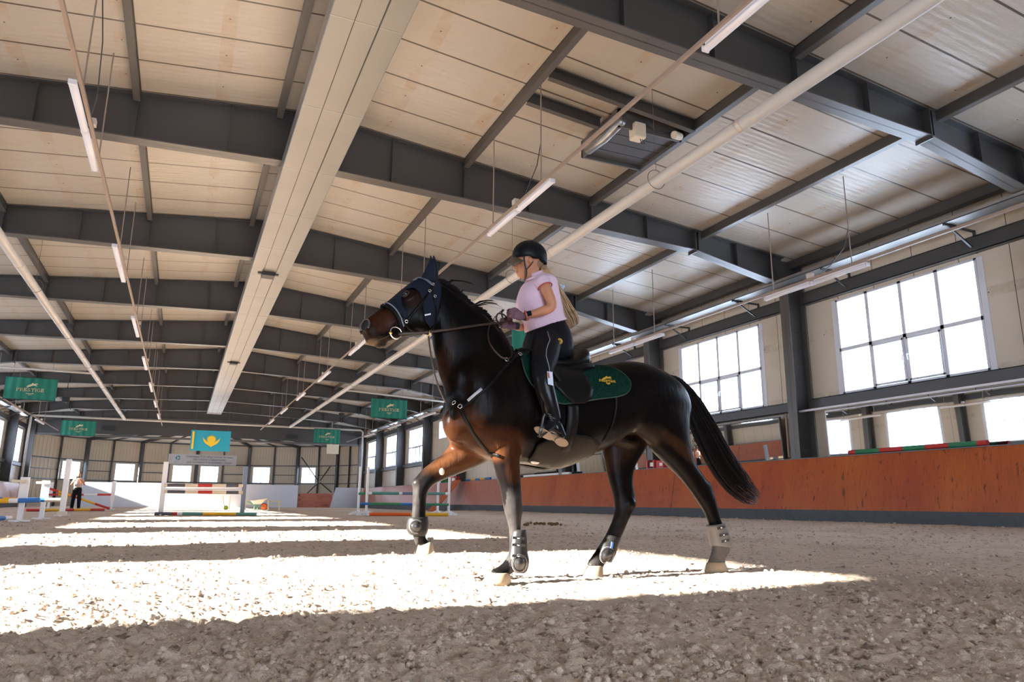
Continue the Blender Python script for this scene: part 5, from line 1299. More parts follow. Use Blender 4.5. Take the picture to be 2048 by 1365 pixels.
for s in (-1, 1):
    bb.ell(FP(1036.5, 520, s*.026), HD*.008, HN*.022, np.array([0, 0, .007]), 10, 6)                             # brow
    ellp(bb, 1062, 522, s*.070, 4.2, 7, .010, 10)                                                             # ear
    P = arm_pts(s); ring_line(bb, P, [.042, .038, .033, .032, .024, .020], 12); hand(bb, s, .80)
    ring_line(bb, leg_line(s), [.070, .074, .054, .046, .040, .030], 14); foot(bb, s, .76)
body_me = solidify_remesh(bb, .006, 3); body_me.materials.append(skin); mobj('body', body_me, rider)
# face details
for s in (-1, 1):
    e = FP(1039.2, 526, s*.034)
    mb = MB(); mb.ell(e-HD*.001, HD*.008, HN*.010, np.array([0, 0, .0036]), 12, 8); mb.build('eye', mat('eye_white', (.30, .20, .16), .25), rider, smooth=True)
    mb = MB(); mb.ell(e+HD*.0042+HN*s*.004, HD*.004, HN*.004, np.array([0, 0, .003]), 10, 6); mb.build('iris', M['dark'], rider, smooth=True)
    mb = MB(); mb.tube([e+HD*.012+np.array([0, 0, .004])-HN*s*.012, e+HD*.009+np.array([0, 0, .006]), e+np.array([0, 0, .004])+HN*s*.014], .0013, 5); mb.build('eyelash', M['dark'], rider)
    mb = MB(); mb.tube([FP(1034.2, 520.5, s*.016), FP(1035.5, 519, s*.034), FP(1040, 520.5, s*.052)], .0022, 5); mb.build('eyebrow', mat('brow_hair', (.12, .07, .04), .8), rider)
mb = MB(); mb.ell(FP(1033.2, 543.0, 0), HD*.0055, HN*.018, np.array([0, 0, .0034]), 14, 8); mb.ell(FP(1034.0, 545.8, 0), HD*.0055, HN*.015, np.array([0, 0, .0038]), 14, 8); mb.build('lips', mat('lips', (.42, .12, .10), .4), rider, smooth=True)
# shirt
sb = MB()
SH = [(1056, 664, 1128, 642, .140), (1054, 650, 1124, 640, .138), (1049, 634, 1122, 634, .132), (1041, 618, 1119, 616, .132), (1038, 602, 1114, 598, .138), (1043, 584, 1109, 581, .146), (1051, 568, 1103, 564, .148), (1058, 560, 1094, 554, .115), (1056, 556, 1084, 548, .066), (1054, 551, 1081, 542, .058)]
loft(sb, [(a, b, c, d_, w_, 0) for a, b, c, d_, w_ in SH], 4, 26, 2.2)
for s in (-1, 1):
    A = arm_pts(s); sb.tube([A[0]-HN*s*.05+np.array([0, 0, .005]), A[0]+np.array([0, 0, .002]), A[0]*.55+A[1]*.45], [.044, .052, .049], 16)
sm_me = solidify_remesh(sb, .006, 4); sm_me.materials.append(shirtm)
# hollow the hem visually: keep the shell closed, it sits over the body
mobj('shirt', sm_me, rider)
mb = MB(); A = arm_pts(-1); c = Vector(A[0]*.52+A[1]*.48); d = Vector(A[1]-A[0]).normalized(); x = d.orthogonal().normalized(); y = d.cross(x)
for s in (-1, 1):
    A = arm_pts(s); c = Vector(A[0]*.53+A[1]*.47); d = Vector(A[1]-A[0]).normalized(); x = d.orthogonal().normalized(); y = d.cross(x)
    mb = MB(); mb.tube([c+x*math.cos(t)*.050+y*math.sin(t)*.050 for t in np.linspace(0, 2*PI, 25)[:-1]], .004, 6, close=True); mb.build('sleeve_trim', shirtm if s > 0 else mat('red_sleeve_edge', (.45, .06, .07), .7), rider, smooth=True)
mb = MB(); cc = HP(1067, 549); mb.tube([HP(1069+14.5*math.cos(t), 555-4.5*math.cos(t), .056*math.sin(t)) for t in np.linspace(0, 2*PI, 25)[:-1]], .008, 8, close=True); mb.build('collar', shirtm, rider, smooth=True)
# breeches: hips and thighs
qb = MB()
BRC = [(1052, 712, 1134, 722, .14), (1053, 700, 1136, 708, .165), (1055, 684, 1135, 690, .178), (1061, 664, 1130, 668, .160), (1064, 652, 1123, 650, .136), (1066, 644, 1121, 640, .128)]
loft(qb, [(a, b, c, d_, w_, 0) for a, b, c, d_, w_ in BRC], 4, 24, 2.3)
for s in (-1, 1):
    P = leg_line(s); ring_line(qb, P[:4], [.088, .090, .071, .062], 16)
    ellp(qb, 1118, 698, s*.085, 20, 24, .085, 0)
bm_ = solidify_remesh(qb, .0065, 4); bm_.materials.append(breechm); mobj('breeches', bm_, rider)
BB = None
def bvh_of(me): return BVHTree.FromPolygons([Vector(p) for p in verts(me)], [tuple(p.vertices) for p in me.polygons])
def on_me(bv, off0, u, v, lift=.002):
    loc, n_, i, d = bv.ray_cast(Vector(CP), Vector(raydir(u, v)).normalized())
    return None if loc is None else Vector(loc)+Vector(n_)*lift+Vector(off0)
offB = -wloc(rider)
bvB = BVHTree.FromPolygons([Vector(p)+wloc(rider) for p in verts(bm_)], [tuple(p.vertices) for p in bm_.polygons])
pts = [on_me(bvB, (0, 0, 0), u, v) for u, v in ((1095, 664), (1097, 672), (1100, 680), (1096, 690), (1093, 700), (1092, 712), (1095, 724), (1098, 736), (1099, 745))]
mb = MB(); mb.tube([p for p in pts if p is not None], .0035, 5); mb.build('piping', mat('grey_piping', (.25, .25, .28), .5), rider, smooth=True)
p = on_me(bvB, (0, 0, 0), 1119, 683, .003)
mb = MB(); ring(mb, p, .017, .0035, -HN, 14); ring(mb, p, .009, .003, -HN, 10); mb.build('hip_badge', gold, rider, smooth=True)
# tall boots
bootc = (.010, .010, .012)
for s in (-1, 1):
    tb = MB(); P = leg_line(s); B_ = [HP(1086, 754, s*.302), P[3], P[4], P[5]]
    ring_line(tb, B_, [.066, .064, .058, .043], 18); foot(tb, s, 1.0)
    me_ = solidify_remesh(tb, .0065, 3); me_.materials.append(bootm); bo = mobj('riding_boot', me_, rider)
    KIDS.setdefault(rider.name, []).append(bo)
    mb = MB(); heel = HP(1125, 880, s*.325); toe = HP(1074, 860, s*.35); bal = HP(1092, 868, s*.345); dn = np.array([0, 0, -.022])
    def sole(c1, c2, w1, w2, th=.012):
        c1 = Vector(c1); c2 = Vector(c2); t = (c2-c1); L_ = t.length; t.normalize(); sd = Vector(HN); nn_ = t.cross(sd).normalized()
        if nn_.z > 0: nn_ = -nn_
        pts = []
        for q in np.linspace(0, 2*PI, 25)[:-1]:
            f = (math.cos(q)+1)/2; w_ = w2*f+w1*(1-f); pts.append(c1+t*(L_*f)+sd*w_*math.sin(q))
        return pts, nn_*th
    tilt = Vector(HN*s*(-.5)*1.0)+Vector((0, 0, -.86)) if s < 0 else Vector(HN)*.5+Vector((0, 0, -.86)); tilt.normalize()
    def pad_(c1, c2, wd_, th_):
        c1 = Vector(c1); c2 = Vector(c2); t = (c2-c1); L_ = t.length/2; cc = (c1+c2)/2; t.normalize(); nn_ = t.cross(tilt).normalized()
        if nn_.dot(Vector(-HN)*(-s)) < 0: nn_ = -nn_
        mb.poly([cc+t*(L_*math.cos(q))+tilt*(wd_*math.sin(q)*(1 if abs(math.cos(q)) < .9 else .9)) for q in np.linspace(0, 2*PI, 29)[:-1]], th_, nrm=nn_)
    pad_(HP(1068, 856, s*.375), HP(1107, 877, s*.37), .027, .010); pad_(HP(1108, 879, s*.365), HP(1134, 887, s*.36), .027, .018); pad_(HP(1096, 869, s*.37), HP(1120, 883, s*.365), .020, .007)
    mb.build('boot_sole', noisy('tan_rubber_sole', (.26, .18, .11), (.18, .12, .08), 20, .8), bo)
    # pull tab and lacing
    mb = MB(); d_ = .07*s
    if s < 0:
        mb.hexa([HP(1094, 743, -.374), HP(1105, 744.5, -.374), HP(1107, 772, -.390), HP(1096, 769, -.390), HP(1094, 743, -.368), HP(1105, 744.5, -.368), HP(1107, 772, -.384), HP(1096, 769, -.384)])
        t_ = mb.build('pull_tab', mat('white_tab', (.68, .72, .85), .5), bo)
        mb = MB(); mb.hexa([HP(1094.5, 745, -.377), HP(1098.5, 745.5, -.377), HP(1100, 757, -.384), HP(1096, 756, -.384), HP(1094.5, 745, -.373), HP(1098.5, 745.5, -.373), HP(1100, 757, -.380), HP(1096, 756, -.380)]); mb.build('tab_stripe', mat('rust_stripe', (.48, .14, .08), .6), t_)
        mb = MB()
        for k in range(7): mb.tube([HP(1096+k*1.6, 828+k*4.2, -.365), HP(1102+k*1.5, 831+k*4.0, -.366)], .0028, 5)
        mb.build('boot_lace', mat('grey_lace', (.13, .12, .12), .6), bo)
        mb = MB(); mb.tube([HP(1128, 868, -.33), HP(1120, 866, -.365), HP(1108, 856, -.368), HP(1098, 846, -.36)], .007, 6); mb.build('spur_strap', leather, bo, smooth=True)
# stirrups belong to the saddle
for s in (-1, 1):
    mb = MB(); mb.tube([HP(1082, 745, s*.285), HP(1083, 790, s*.335), HP(1088, 828, s*.36)], .012, 6, flat=.25, up=HN); SL_ = mb.build('stirrup_leather', leather, sdl, smooth=True)
    top = HP(1089, 829, s*.365); a = HP(1080, 873, s*.385); b = HP(1084, 868, s*.285)
    mb = MB(); mb.tube(cat_rom([a, HP(1082, 858, s*.395), HP(1086, 836, s*.38), top, HP(1088, 838, s*.33), HP(1088, 856, s*.29), b], 4), .0075, 8); mb.bar(a, b, .034, .010); mb.bar(HP(1080, 874, s*.385), HP(1111, 852, s*.375), .012, .018, up=HN)
    mb.build('stirrup_iron', mat('dark_steel', (.12, .11, .10), .3, .9), SL_, smooth=False)
# gloves, watch
glov = noisy('dusky_pink_glove', (.13, .055, .075), (.19, .085, .11), 20, .65)
for s in (-1, 1):
    gb = MB(); hand(gb, s, .90); W = arm_pts(s); gb.tube([W[-1]-HD*.03, W[-1], W[-1]+HD*.02], [.025, .025, .024], 12)
    me_ = solidify_remesh(gb, .0035, 2); me_.materials.append(glov); mobj('glove', me_, rider); mb = MB(); mb.tube([W[-1]-HD*.032, W[-1]-HD*.004], [.0275, .0275], 14); mb.build('glove_cuff', M['black'], rider, smooth=True)
A = arm_pts(-1); w0 = A[-2]*.55+A[-1]*.45; d = Vector(A[-1]-A[-2]).normalized(); x = d.orthogonal().normalized(); y = d.cross(x)
mb = MB(); mb.tube([Vector(w0)+x*math.cos(t)*.029+y*math.sin(t)*.029 for t in np.linspace(0, 2*PI, 21)[:-1]], .009, 6, close=True); mb.build('watch_strap', mat('coral_strap', (.45, .12, .10), .5), rider, smooth=True)
mb = MB(); c = Vector(w0)+Vector(-HN)*.034+Vector((0, 0, .006)); mb.bar(c-d*.018, c+d*.018, .012, .036, up=(0, 0, 1)); wt = mb.build('watch', mat('watch_glass', (.01, .01, .012), .12), rider); bevel(wt, .004, 2)
# helmet
helm = mat('matt_black_helmet', (.006, .006, .007), .45, spec=.5, IOR=1.25)
hb_ = MB(); e1 = HP(1095, 511)-HP(1059, 514); c0 = HP(1060.5, 513.5)
hc2 = HP(1060, 513)
n = 32; k = 16; v = []; f = []
ang0 = math.radians(-8)
xa = HD*math.cos(ang0)+np.array([0, 0, 1.])*math.sin(ang0); za = np.array([0, 0, 1.])*math.cos(ang0)-HD*math.sin(ang0)
px = np.linalg.norm(HP(1061, 513)-HP(1060, 513))
for i in range(k+1):
    th = (PI*.60)*i/k
    for j in range(n):
        ph = 2*PI*j/n; cx_ = math.cos(ph); rad = math.sin(min(th, PI/2)) if th < PI/2 else 1-.06*((th-PI/2)/.3)
        drop = math.cos(th)
        zlow = -.18 if cx_ > .2 else (-.55 if cx_ < -.3 else -.35)
        zz = drop if drop > 0 else drop/abs(math.cos(PI*.60))*abs(zlow)
        v.append(hc2+xa*(31.5*px)*rad*cx_+HN*.092*rad*math.sin(ph)+za*(27*px)*zz)
for i in range(k):
    for j in range(n): f.append((i*n+j, i*n+(j+1) % n, (i+1)*n+(j+1) % n, (i+1)*n+j))
mb = MB(); mb.add(v, f); hs = mb.build('helmet', helm, rider, smooth=True); md = hs.modifiers.new('s', 'SOLIDIFY'); md.thickness = .010; md.offset = -1
# brim
pts = []; mb = MB(); nb_ = 17; vt = []; fa = []
for i in range(nb_):
    t = -1+2*i/(nb_-1); yy = t*.080; base = HP(1030+17*t*t, 513+8*t*t, yy); tip = HP(1013+17*t*t, 522+9*t*t, yy*1.0); tip = tip+np.array([0, 0, -.018*(1-t*t)])
    for kf in (0, .5, 1): q = base*(1-kf)+tip*kf+np.array([0, 0, .010*(1-t*t)*(1-kf)*kf*4]); vt.append(q)
for i in range(nb_-1):
    for j in range(2): fa.append((i*3+j, i*3+j+1, (i+1)*3+j+1, (i+1)*3+j))
mb.add(vt, fa); bo = mb.build('helmet_brim', [mat('brown_brim', (.10, .065, .035), .55)], hs, smooth=True); md = bo.modifiers.new('s', 'SOLIDIFY'); md.thickness = .006
mb = MB()
for s in (-1, 1):
    mb.tube(cat_rom([HP(1048, 514, s*.080), HP(1050, 530, s*.076), HP(1053, 545, s*.062), HP(1051, 556, s*.030), HP(1049, 560, 0)], 4), .010, 6, flat=.5); mb.tube([HP(1066, 524, s*.084), HP(1060, 532, s*.078), HP(1053, 540, s*.068)], .008, 6, flat=.5)
mb.build('chin_strap', M['black'], hs, smooth=True)
# hair: bun at the nape and a long blond tail down the back
blond = noisy('blond_hair', (.62, .40, .21), (.38, .22, .11), 25, .5)
mb = MB(); rr = random.Random(9)
PT = [(1084, 534, 0), (1092, 543, 0), (1102, 556, 0), (1112, 575, 0), (1121, 600, 0), (1131, 625, 0), (1142, 645, 0), (1148, 655, 0)]
PTw = [5, 6, 6, 8, 12, 16, 16, 9]
for k_ in range(330):
    w0 = rr.uniform(-1, 1); dp = rr.gauss(0, .022); L_ = rr.uniform(.8, 1); ph = rr.uniform(0, 6); P = []; R = []
    for i in range(12):
        t = L_*i/11; c = curve_at([p[:2] for p in PT], t); c2 = curve_at([p[:2] for p in PT], min(t+.02, 1)); tg = (c2-c)/(np.linalg.norm(c2-c)+1e-9); nn_ = np.array([-tg[1], tg[0]])
        q = c+nn_*np.interp(t*7, range(8), PTw)*w0*(1+.22*math.sin(ph+8*t)); P.append(HP(q[0], q[1], dp*(.5+t)+.0)); R.append(.0036*(1-.6*t))
    mb.tube(P, R, 4)
mb.build('long_hair', blond, rider, smooth=True)
mb = MB(); ellp(mb, 1084, 537, 0, 9, 8, .035); ellp(mb, 1070, 528, 0, 14, 12, .066); mb.build('hair_at_nape', noisy('brown_blond_hair', (.20, .11, .05), (.34, .20, .10), 30, .6), rider, smooth=True)
mb = MB()
for dx, dv in ((0, 0), (6, 2), (3, 6)): mb.ell(HP(1117+dx, 573+dv, 0), HD*.014, HN*.04, np.array([0, 0, .018]), 12, 8)
mb.build('hair_bow', mat('pale_blue_ribbon', (.45, .62, .80), .5), rider, smooth=True)
# ================================================================== mirrors on the right wall
def mirror(y0, y1, zb_, zt_, xb_, xt_, label, frame='steel'):
    o = empty('wall_mirror', (xb_, (y0+y1)/2, zb_), label, 'mirror'); nx = 20; nz = 6; v = []; f = []
    for i in range(nx+1):
        for j in range(nz+1):
            y = y0+(y1-y0)*i/nx; t = j/nz; z = zb_+(zt_-zb_)*t; x = xb_+(xt_-xb_)*t
            v.append((x, y, z))
    for i in range(nx):
        for j in range(nz): a = i*(nz+1)+j; f.append((a, a+1, a+nz+2, a+nz+1))
    mb = MB(); mb.add(v, f); g_ = mb.build('mirror_glass', M['mirror'], o); md = g_.modifiers.new('s', 'SOLIDIFY'); md.thickness = .008; md.offset = -1
    mb = MB(); w_ = .03
    for (ya, yb2) in ((y0-w_, y0), (y1, y1+w_)): mb.hexa([(xb_-.01, ya, zb_), (xb_+.05, ya, zb_), (xb_+.05, yb2, zb_), (xb_-.01, yb2, zb_), (xt_-.01, ya, zt_), (xt_+.05, ya, zt_), (xt_+.05, yb2, zt_), (xt_-.01, yb2, zt_)])
    mb.box((xb_-.01, y0-w_, zb_-w_), (xb_+.05, y1+w_, zb_)); mb.box((xt_-.01, y0-w_, zt_), (xt_+.05, y1+w_, zt_+w_))
    mb.build('mirror_frame', M[frame], o); return o
XW = XC+HALF
mirror(1.6, 7.0, 1.50, 2.60, 13.66, 13.648, 'long flat mirror on the right wall nearest the camera, at the right edge', 'frame_white')
mirror(7.4, 12.45, 1.50, 2.60, 13.66, 13.646, 'long wavy mirror under the nearest large window of the right wall', 'frame_white')
mirror(13.9, 18.7, 1.50, 2.60, 13.66, 13.585, 'tilted mirror behind the horse tail, showing the red opposite boards')
mirror(19.8, 24.8, 1.50, 2.60, 13.66, 13.585, 'tilted mirror seen under the horse belly, showing the red opposite boards')
mirror(26.0, 30.8, 1.50, 2.60, 13.66, 13.35, 'tilted mirror beyond the standing foreleg, reflecting pale sand')
mb = MB(); mb.box((13.50, -1, 2.655), (13.56, 13.35, 2.70)); mb.build('wall_rail', M['white'], label='thin white rail along the right wall above the nearest mirrors', cat='rail')
mb = MB(); mb.cyl((13.45, 13.5, 1.6), (13.45, 13.5, 2.66), .03, 8); mb.build('wall_pipe', M['conduit'], label='short upright pipe beside the nearest blue-grey column', cat='pipe')
# things on the ledge of the kick board
def ledge(u, v): return at(u, v, X=XC+11.68)
A, B = ledge(934, 960), ledge(982, 958)
pole((XC+11.66, B[1], 1.60), (XC+11.66, A[1], 1.60), .05, [(.2, 'blue'), (.4, 'yellow'), (.6, 'blue'), (.8, 'yellow'), (1, 'blue')], 'blue and yellow banded pole lying on the right kick board beyond the forelegs')
A, B = ledge(1050, 956), ledge(1142, 946)
mb = MB(); mb.box((XC+11.60, B[1], 1.54), (XC+11.72, A[1], 1.62)); mb.build('white_plank', PM['white'], label='white plank lying on the right kick board seen beneath the horse belly', cat='plank')
for u0, u1, h_, lab, mm in ((1296, 1312, .26, 'red and white box on the right kick board between the hind legs', 'red'), (1316, 1330, .22, 'small dark red box beside the red and white box between the hind legs', 'red'), (900, 914, .30, 'small red box on the right kick board just left of the upright foreleg', 'red')):
    a, b = ledge(u0, 915 if u0 > 1000 else 955), ledge(u1, 915 if u0 > 1000 else 955)
    mb = MB(); mb.box((XC+11.60, b[1], 1.54), (XC+11.84, a[1], 1.54+h_), 0); mb.box((XC+11.595, b[1]+(a[1]-b[1])*.1, 1.60), (XC+11.61, b[1]+(a[1]-b[1])*.5, 1.54+h_*.7), 1)
    o = mb.build('box', [PM[mm], PM['white']], label=lab, cat='box')
# ================================================================== banners, flag, sign
bang = mat('green_banner_cloth', (.008, .17, .105), .7); g = G(bang); g.col(g.mix(g.noise(g.coord((9, 1, 1), 'World'), 2, 2), (.006, .14, .085), (.010, .19, .125)))
bgold = mat('gold_print', (.62, .52, .30), .6)
def hang_cloth(mb, xa, xb_, z0, z1, Y, th=.01, amp=.015, m=0):
    n = 36; v = []; f = []
    for k, dy in ((0, 0), (1, th)):
        for i in range(n+1):
            x = xa+(xb_-xa)*i/n; y = Y+dy+amp*math.sin(i*1.05)+amp*.5*math.sin(i*.43+1)
            v += [(x, y, z0), (x, y, z1)]
    o = 2*(n+1)
    for i in range(n):
        a = 2*i; f += [(a, a+2, a+3, a+1), (o+a, o+a+1, o+a+3, o+a+2), (a, o+a, o+a+2, a+2), (a+1, a+3, o+a+3, o+a+1)]
    f += [(0, 1, o+1, o), (2*n, o+2*n, o+2*n+1, 2*n+1)]
    mb.add(v, f, m)
def banner(u0, u1, v0, v1, Y, label, X0=None):
    a = at(u0, (v0+v1)/2, Y=Y); b = at(u1, (v0+v1)/2, Y=Y); t = at((u0+u1)/2, v0, Y=Y); c = at((u0+u1)/2, v1, Y=Y)
    xa, xb_, z1, z0 = a[0], b[0], t[2], c[2]
    if X0 is not None: xa, xb_ = X0
    o = empty('banner', ((xa+xb_)/2, Y, z0), label, 'banner', 'green hanging banners')
    mb = MB(); hang_cloth(mb, xa, xb_, z0, z1, Y); cl = mb.build('banner_cloth', bang, o, smooth=False)
    mb = MB()
    for z in (z0, z1): mb.cyl((xa-.02, Y, z), (xb_+.02, Y, z), .018, 8)
    mb.build('banner_bar', mat('dark_green_bar', (.01, .05, .035), .5), o)
    mb = MB()
    for x in (xa+.25, xb_-.25): mb.tube([(x, Y, z1), (x, Y, ztop(x)-.05)], .006, 4)
    mb.build('banner_line', M['wire'], o)
    cx = (xa+xb_)/2; W_ = xb_-xa; H_ = z1-z0; Yn = Y-.034
    mb = MB(); serif_word(mb, 'PRESTIGE', (cx, Yn, z0+H_*.44), (1, 0, 0), (0, 0, 1), (0, -1, 0), H_*.135, .17); mb.build('banner_lettering', bgold, cl)
    mb = MB(); mb.poly([(cx+x*W_*.19+W_*.01, Yn, z0+H_*.56+y*H_*.27) for x, y in HORSE_ICON], .005, nrm=(0, -1, 0)); mb.build('banner_emblem', bgold, cl)
    mb = MB()
    for q in range(9): mb.box((cx-W_*.075+q*W_*.0168, Yn-.004, z0+H_*.255), (cx-W_*.075+q*W_*.0168+W_*.012, Yn, z0+H_*.29))
    for q in range(4): mb.box((cx-W_*.03+q*W_*.0168, Yn-.004, z0+H_*.205), (cx-W_*.03+q*W_*.0168+W_*.012, Yn, z0+H_*.23))
    mb.build('banner_small_print', bgold, cl)
    return o
banner(1024, 1141, 660, 735, 18.5, 'green banner partly hidden behind the rider')
banner(8, 114, 756, 800, 36.8, 'green banner nearest the left edge, largest of the left two')
banner(742, 814, 799, 837, 36.8, 'green banner hanging left of the horse chest, right of the central duct')
banner(122, 192, 842, 872, 54.6, 'small green banner second from the left edge, far down the hall')
banner(628, 680, 859, 887, 54.6, 'smallest green banner, far down the hall above the red barrier')
banner(1024, 1141, 660, 735, 18.5, 'green banner near the left wall, seen only in the wall mirror', (-6.9, -4.9))
# flag
fa = at(381, 880, Y=50); fb = at(461, 880, Y=50); ft = at(421, 862, Y=50)[2]; fbm_ = at(421, 903, Y=50)[2]
o = empty('flag', ((fa[0]+fb[0])/2, 50, fbm_), 'sky blue national flag with a yellow sun, hanging far down the hall', 'flag')
W_ = fb[0]-fa[0]; H_ = ft-fbm_
mb = MB(); hang_cloth(mb, fa[0], fb[0], fbm_, ft, 50, amp=.006); mb.build('flag_cloth', mat('sky_blue_cloth', (.02, .36, .50), .7), o)
fy = mat('flag_yellow', (.85, .58, .03), .6); cx = (fa[0]+fb[0])/2+W_*.02; cz = (ft+fbm_)/2+H_*.06
mb = MB(); mb.poly([(cx+.30*H_*.62*math.cos(t), 49.975, cz+.30*H_*.62*math.sin(t)) for t in np.linspace(0, 2*PI, 33)[:-1]], .005, nrm=(0, -1, 0))
for q in range(24):
    t = 2*PI*q/24; r0, r1 = .20*H_, .255*H_; mb.poly([(cx+r0*math.cos(t-.06), 49.972, cz+r0*math.sin(t-.06)), (cx+r1*math.cos(t), 49.972, cz+r1*math.sin(t)), (cx+r0*math.cos(t+.06), 49.972, cz+r0*math.sin(t+.06))], .004, nrm=(0, -1, 0))
mb.build('flag_sun', fy, o)
mb = MB(); out = [(-.40, .10), (-.36, -.06), (-.26, -.20), (-.12, -.28), (0, -.36), (.12, -.28), (.26, -.20), (.36, -.06), (.40, .10), (.30, .0), (.20, -.10), (.10, -.16), (.05, -.12), (.09, -.07), (0, -.12), (-.10, -.16), (-.20, -.10), (-.30, .0)]
mb.poly([(cx+x*H_, 49.97, cz+y*H_) for x, y in out], .004, nrm=(0, -1, 0)); mb.build('flag_eagle', fy, o)
mb = MB(); mb.box((fa[0]+W_*.035, 49.97, fbm_+H_*.08), (fa[0]+W_*.085, 49.975, ft-H_*.06))
mb.build('flag_ornament', fy, o)
mb = MB(); [mb.tube([(x, 50, ft), (x, 50, ztop(x)-.1)], .008, 4) for x in (fa[0]+.2, fb[0]-.2)]; mb.build('flag_line', M['wire'], o)
# white wall sign
ys = 67.6; sa = at(336, 920, Y=ys); sb_ = at(473, 922, Y=ys); st = at(405, 910, Y=ys)[2]; sbm = at(405, 930, Y=ys)[2]
o = empty('wall_sign', ((sa[0]+sb_[0])/2, ys, sbm), 'wide white sign with three lines of lettering above the far windows', 'sign')
mb = MB(); mb.box((sa[0], ys, sbm), (sb_[0], ys+.04, st)); mb.box((sa[0]+.2, ys+.04, sbm+.1), (sa[0]+.3, ys+1.0, st-.1)); mb.box((sb_[0]-.3, ys+.04, sbm+.1), (sb_[0]-.2, ys+1.0, st-.1)); mb.build('sign_board', mat('sign_white', (.62, .60, .60), .5), o)
W_ = sb_[0]-sa[0]; H_ = st-sbm
for i, tx in enumerate(('Компания ТОО «Рид Холтех Астана»', 'Мы строим «Тваритория»', 'для человека и позитивных людей')):
    me = text_mesh(tx, H_*.25, .004); me.transform(Matrix.Translation((sa[0]+W_*.60, ys-.01, sbm+H_*(.78-.28*i)))@Matrix.Rotation(PI/2, 4, 'X')); me.materials.append(mat('sign_grey_ink', (.18, .14, .16), .6)); mobj('sign_text', me, o)
mb = MB(); cx, cz = sa[0]+W_*.14, sbm+H_*.62
for a0, a1, r0, r1 in ((.2, 1.9, .22, .10), (2.2, 4.2, .22, .10), (4.5, 6.1, .22, .12)):
    P = [(cx+H_*r0*math.cos(t), ys-.008, cz+H_*r0*math.sin(t)) for t in np.linspace(a0, a1, 10)]+[(cx+H_*r1*math.cos(t), ys-.008, cz+H_*r1*math.sin(t)) for t in np.linspace(a1, a0, 10)]
    mb.poly(P, .004, nrm=(0, -1, 0))
mb.build('sign_logo', mat('sign_teal', (.02, .28, .36), .5), o)
mb = MB(); [mb.box((cx-H_*.35, ys-.006, cz-H_*(.36+.09*q)), (cx+H_*(.15-.08*q), ys, cz-H_*(.34+.09*q))) for q in range(3)]; mb.build('sign_small_print', mat('sign_grey_ink', (.35, .33, .34), .6), o)
# beige panel under the last right banner, two loudspeakers on the rafters
a = at(654, 889, Y=56.6); b = at(677, 909, Y=56.6); mb = MB(); mb.box((a[0], 56.6, b[2]), (b[0], 56.68, a[2])); mb.bar((a[0]+.3, 56.6, a[2]), (a[0]+.3, 56.6, ztop(a[0])), .03, .03); mb.build('hanging_panel', PM['cream'], label='square beige panel hanging below the smallest green banner', cat='panel')
for (u, v, Y, lab) in ((132, 800, 43.0, 'small black loudspeaker on the left side of the roof'), (683, 831, 49.0, 'small black loudspeaker on the right side of the roof')):
    p = at(u, v, Y=Y); o = empty('loudspeaker', p, lab, 'loudspeaker'); mb = MB(); mb.box((p[0]-.16, Y-.12, p[2]-.14), (p[0]+.16, Y+.12, p[2]+.14)); mb.build('cabinet', M['dark'], o)
    mb = MB(); mb.lathe([(.05, 0), (.10, .02), (.11, .03)], (p[0], Y-.12, p[2]), 14, axis=(0, -1, 0)); mb.build('cone', M['black'], o); mb = MB(); mb.bar((p[0], Y, p[2]+.1), (p[0], Y, ztop(p[0])-.05), .03, .03); mb.build('speaker_bracket', M['steel'], o)
# ================================================================== roof vent unit with its cross channels
xa, xb_ = XC+3.04+.06, XC+6.03-.06
for y, x1, lab in ((9.36, xb_, 'dark steel cross channel nearer the camera beside the roof vent unit'), (10.18, 6.25, 'shorter dark steel cross channel ending at the roof vent unit')):
    za = ztop(xa)-.03; zc = ztop(x1)-.03; mb = MB()
    mb.hexa([(xa, y-.006, za-.20), (x1, y-.006, zc-.20), (x1, y+.006, zc-.20), (xa, y+.006, za-.20), (xa, y-.006, za), (x1, y-.006, zc), (x1, y+.006, zc), (xa, y+.006, za)], 0)
    for dz in (-.21, -.012): mb.hexa([(xa, y-.05, za+dz), (x1, y-.05, zc+dz), (x1, y+.05, zc+dz), (xa, y+.05, za+dz), (xa, y-.05, za+dz+.012), (x1, y-.05, zc+dz+.012), (x1, y+.05, zc+dz+.012), (xa, y+.05, za+dz+.012)], 1 if dz < -.1 else 0)
    mb.build('cross_channel', [M['steel'], M['flange']], label=lab, cat='steel channel')
x0, x1, y0, y1 = 6.28, 7.60, 9.62, 10.92; zt_ = ztop(6.9)-.05; zb_ = zt_-.34
o = empty('roof_vent', ((x0+x1)/2, (y0+y1)/2, zb_), 'boxed roof vent with slatted underside, motor and foil duct beneath the roof', 'roof vent')
mb = MB(); mb.box((x0, y0, zb_), (x1, y0+.04, zt_)); mb.box((x0, y1-.04, zb_), (x1, y1, zt_)); mb.box((x0, y0, zb_), (x0+.04, y1, zt_)); mb.box((x1-.04, y0, zb_), (x1, y1, zt_)); mb.build('vent_frame', M['flange'], o)
mb = MB(); [mb.box((x0+.04, y0+.05+k*.30, zb_+.06), (x1-.04, y0+.05+k*.30+.285, zb_+.085)) for k in range(4)]; mb.build('vent_slat', M['steel'], o)
mb = MB(); mb.tube([(x0+.05, y0-.05, zb_+.10), (x0+.02, y0+.5, zb_+.02), (x0, y1-.25, zb_+.04)], .085, 14); mb.build('foil_duct', M['galv'], o, smooth=True)
mb = MB(); mb.box((x0+.28, y0-.10, zb_-.16), (x0+.50, y0+.12, zb_+.12)); mo = mb.build('motor', PM['cream'], o); bevel(mo, .02, 2)
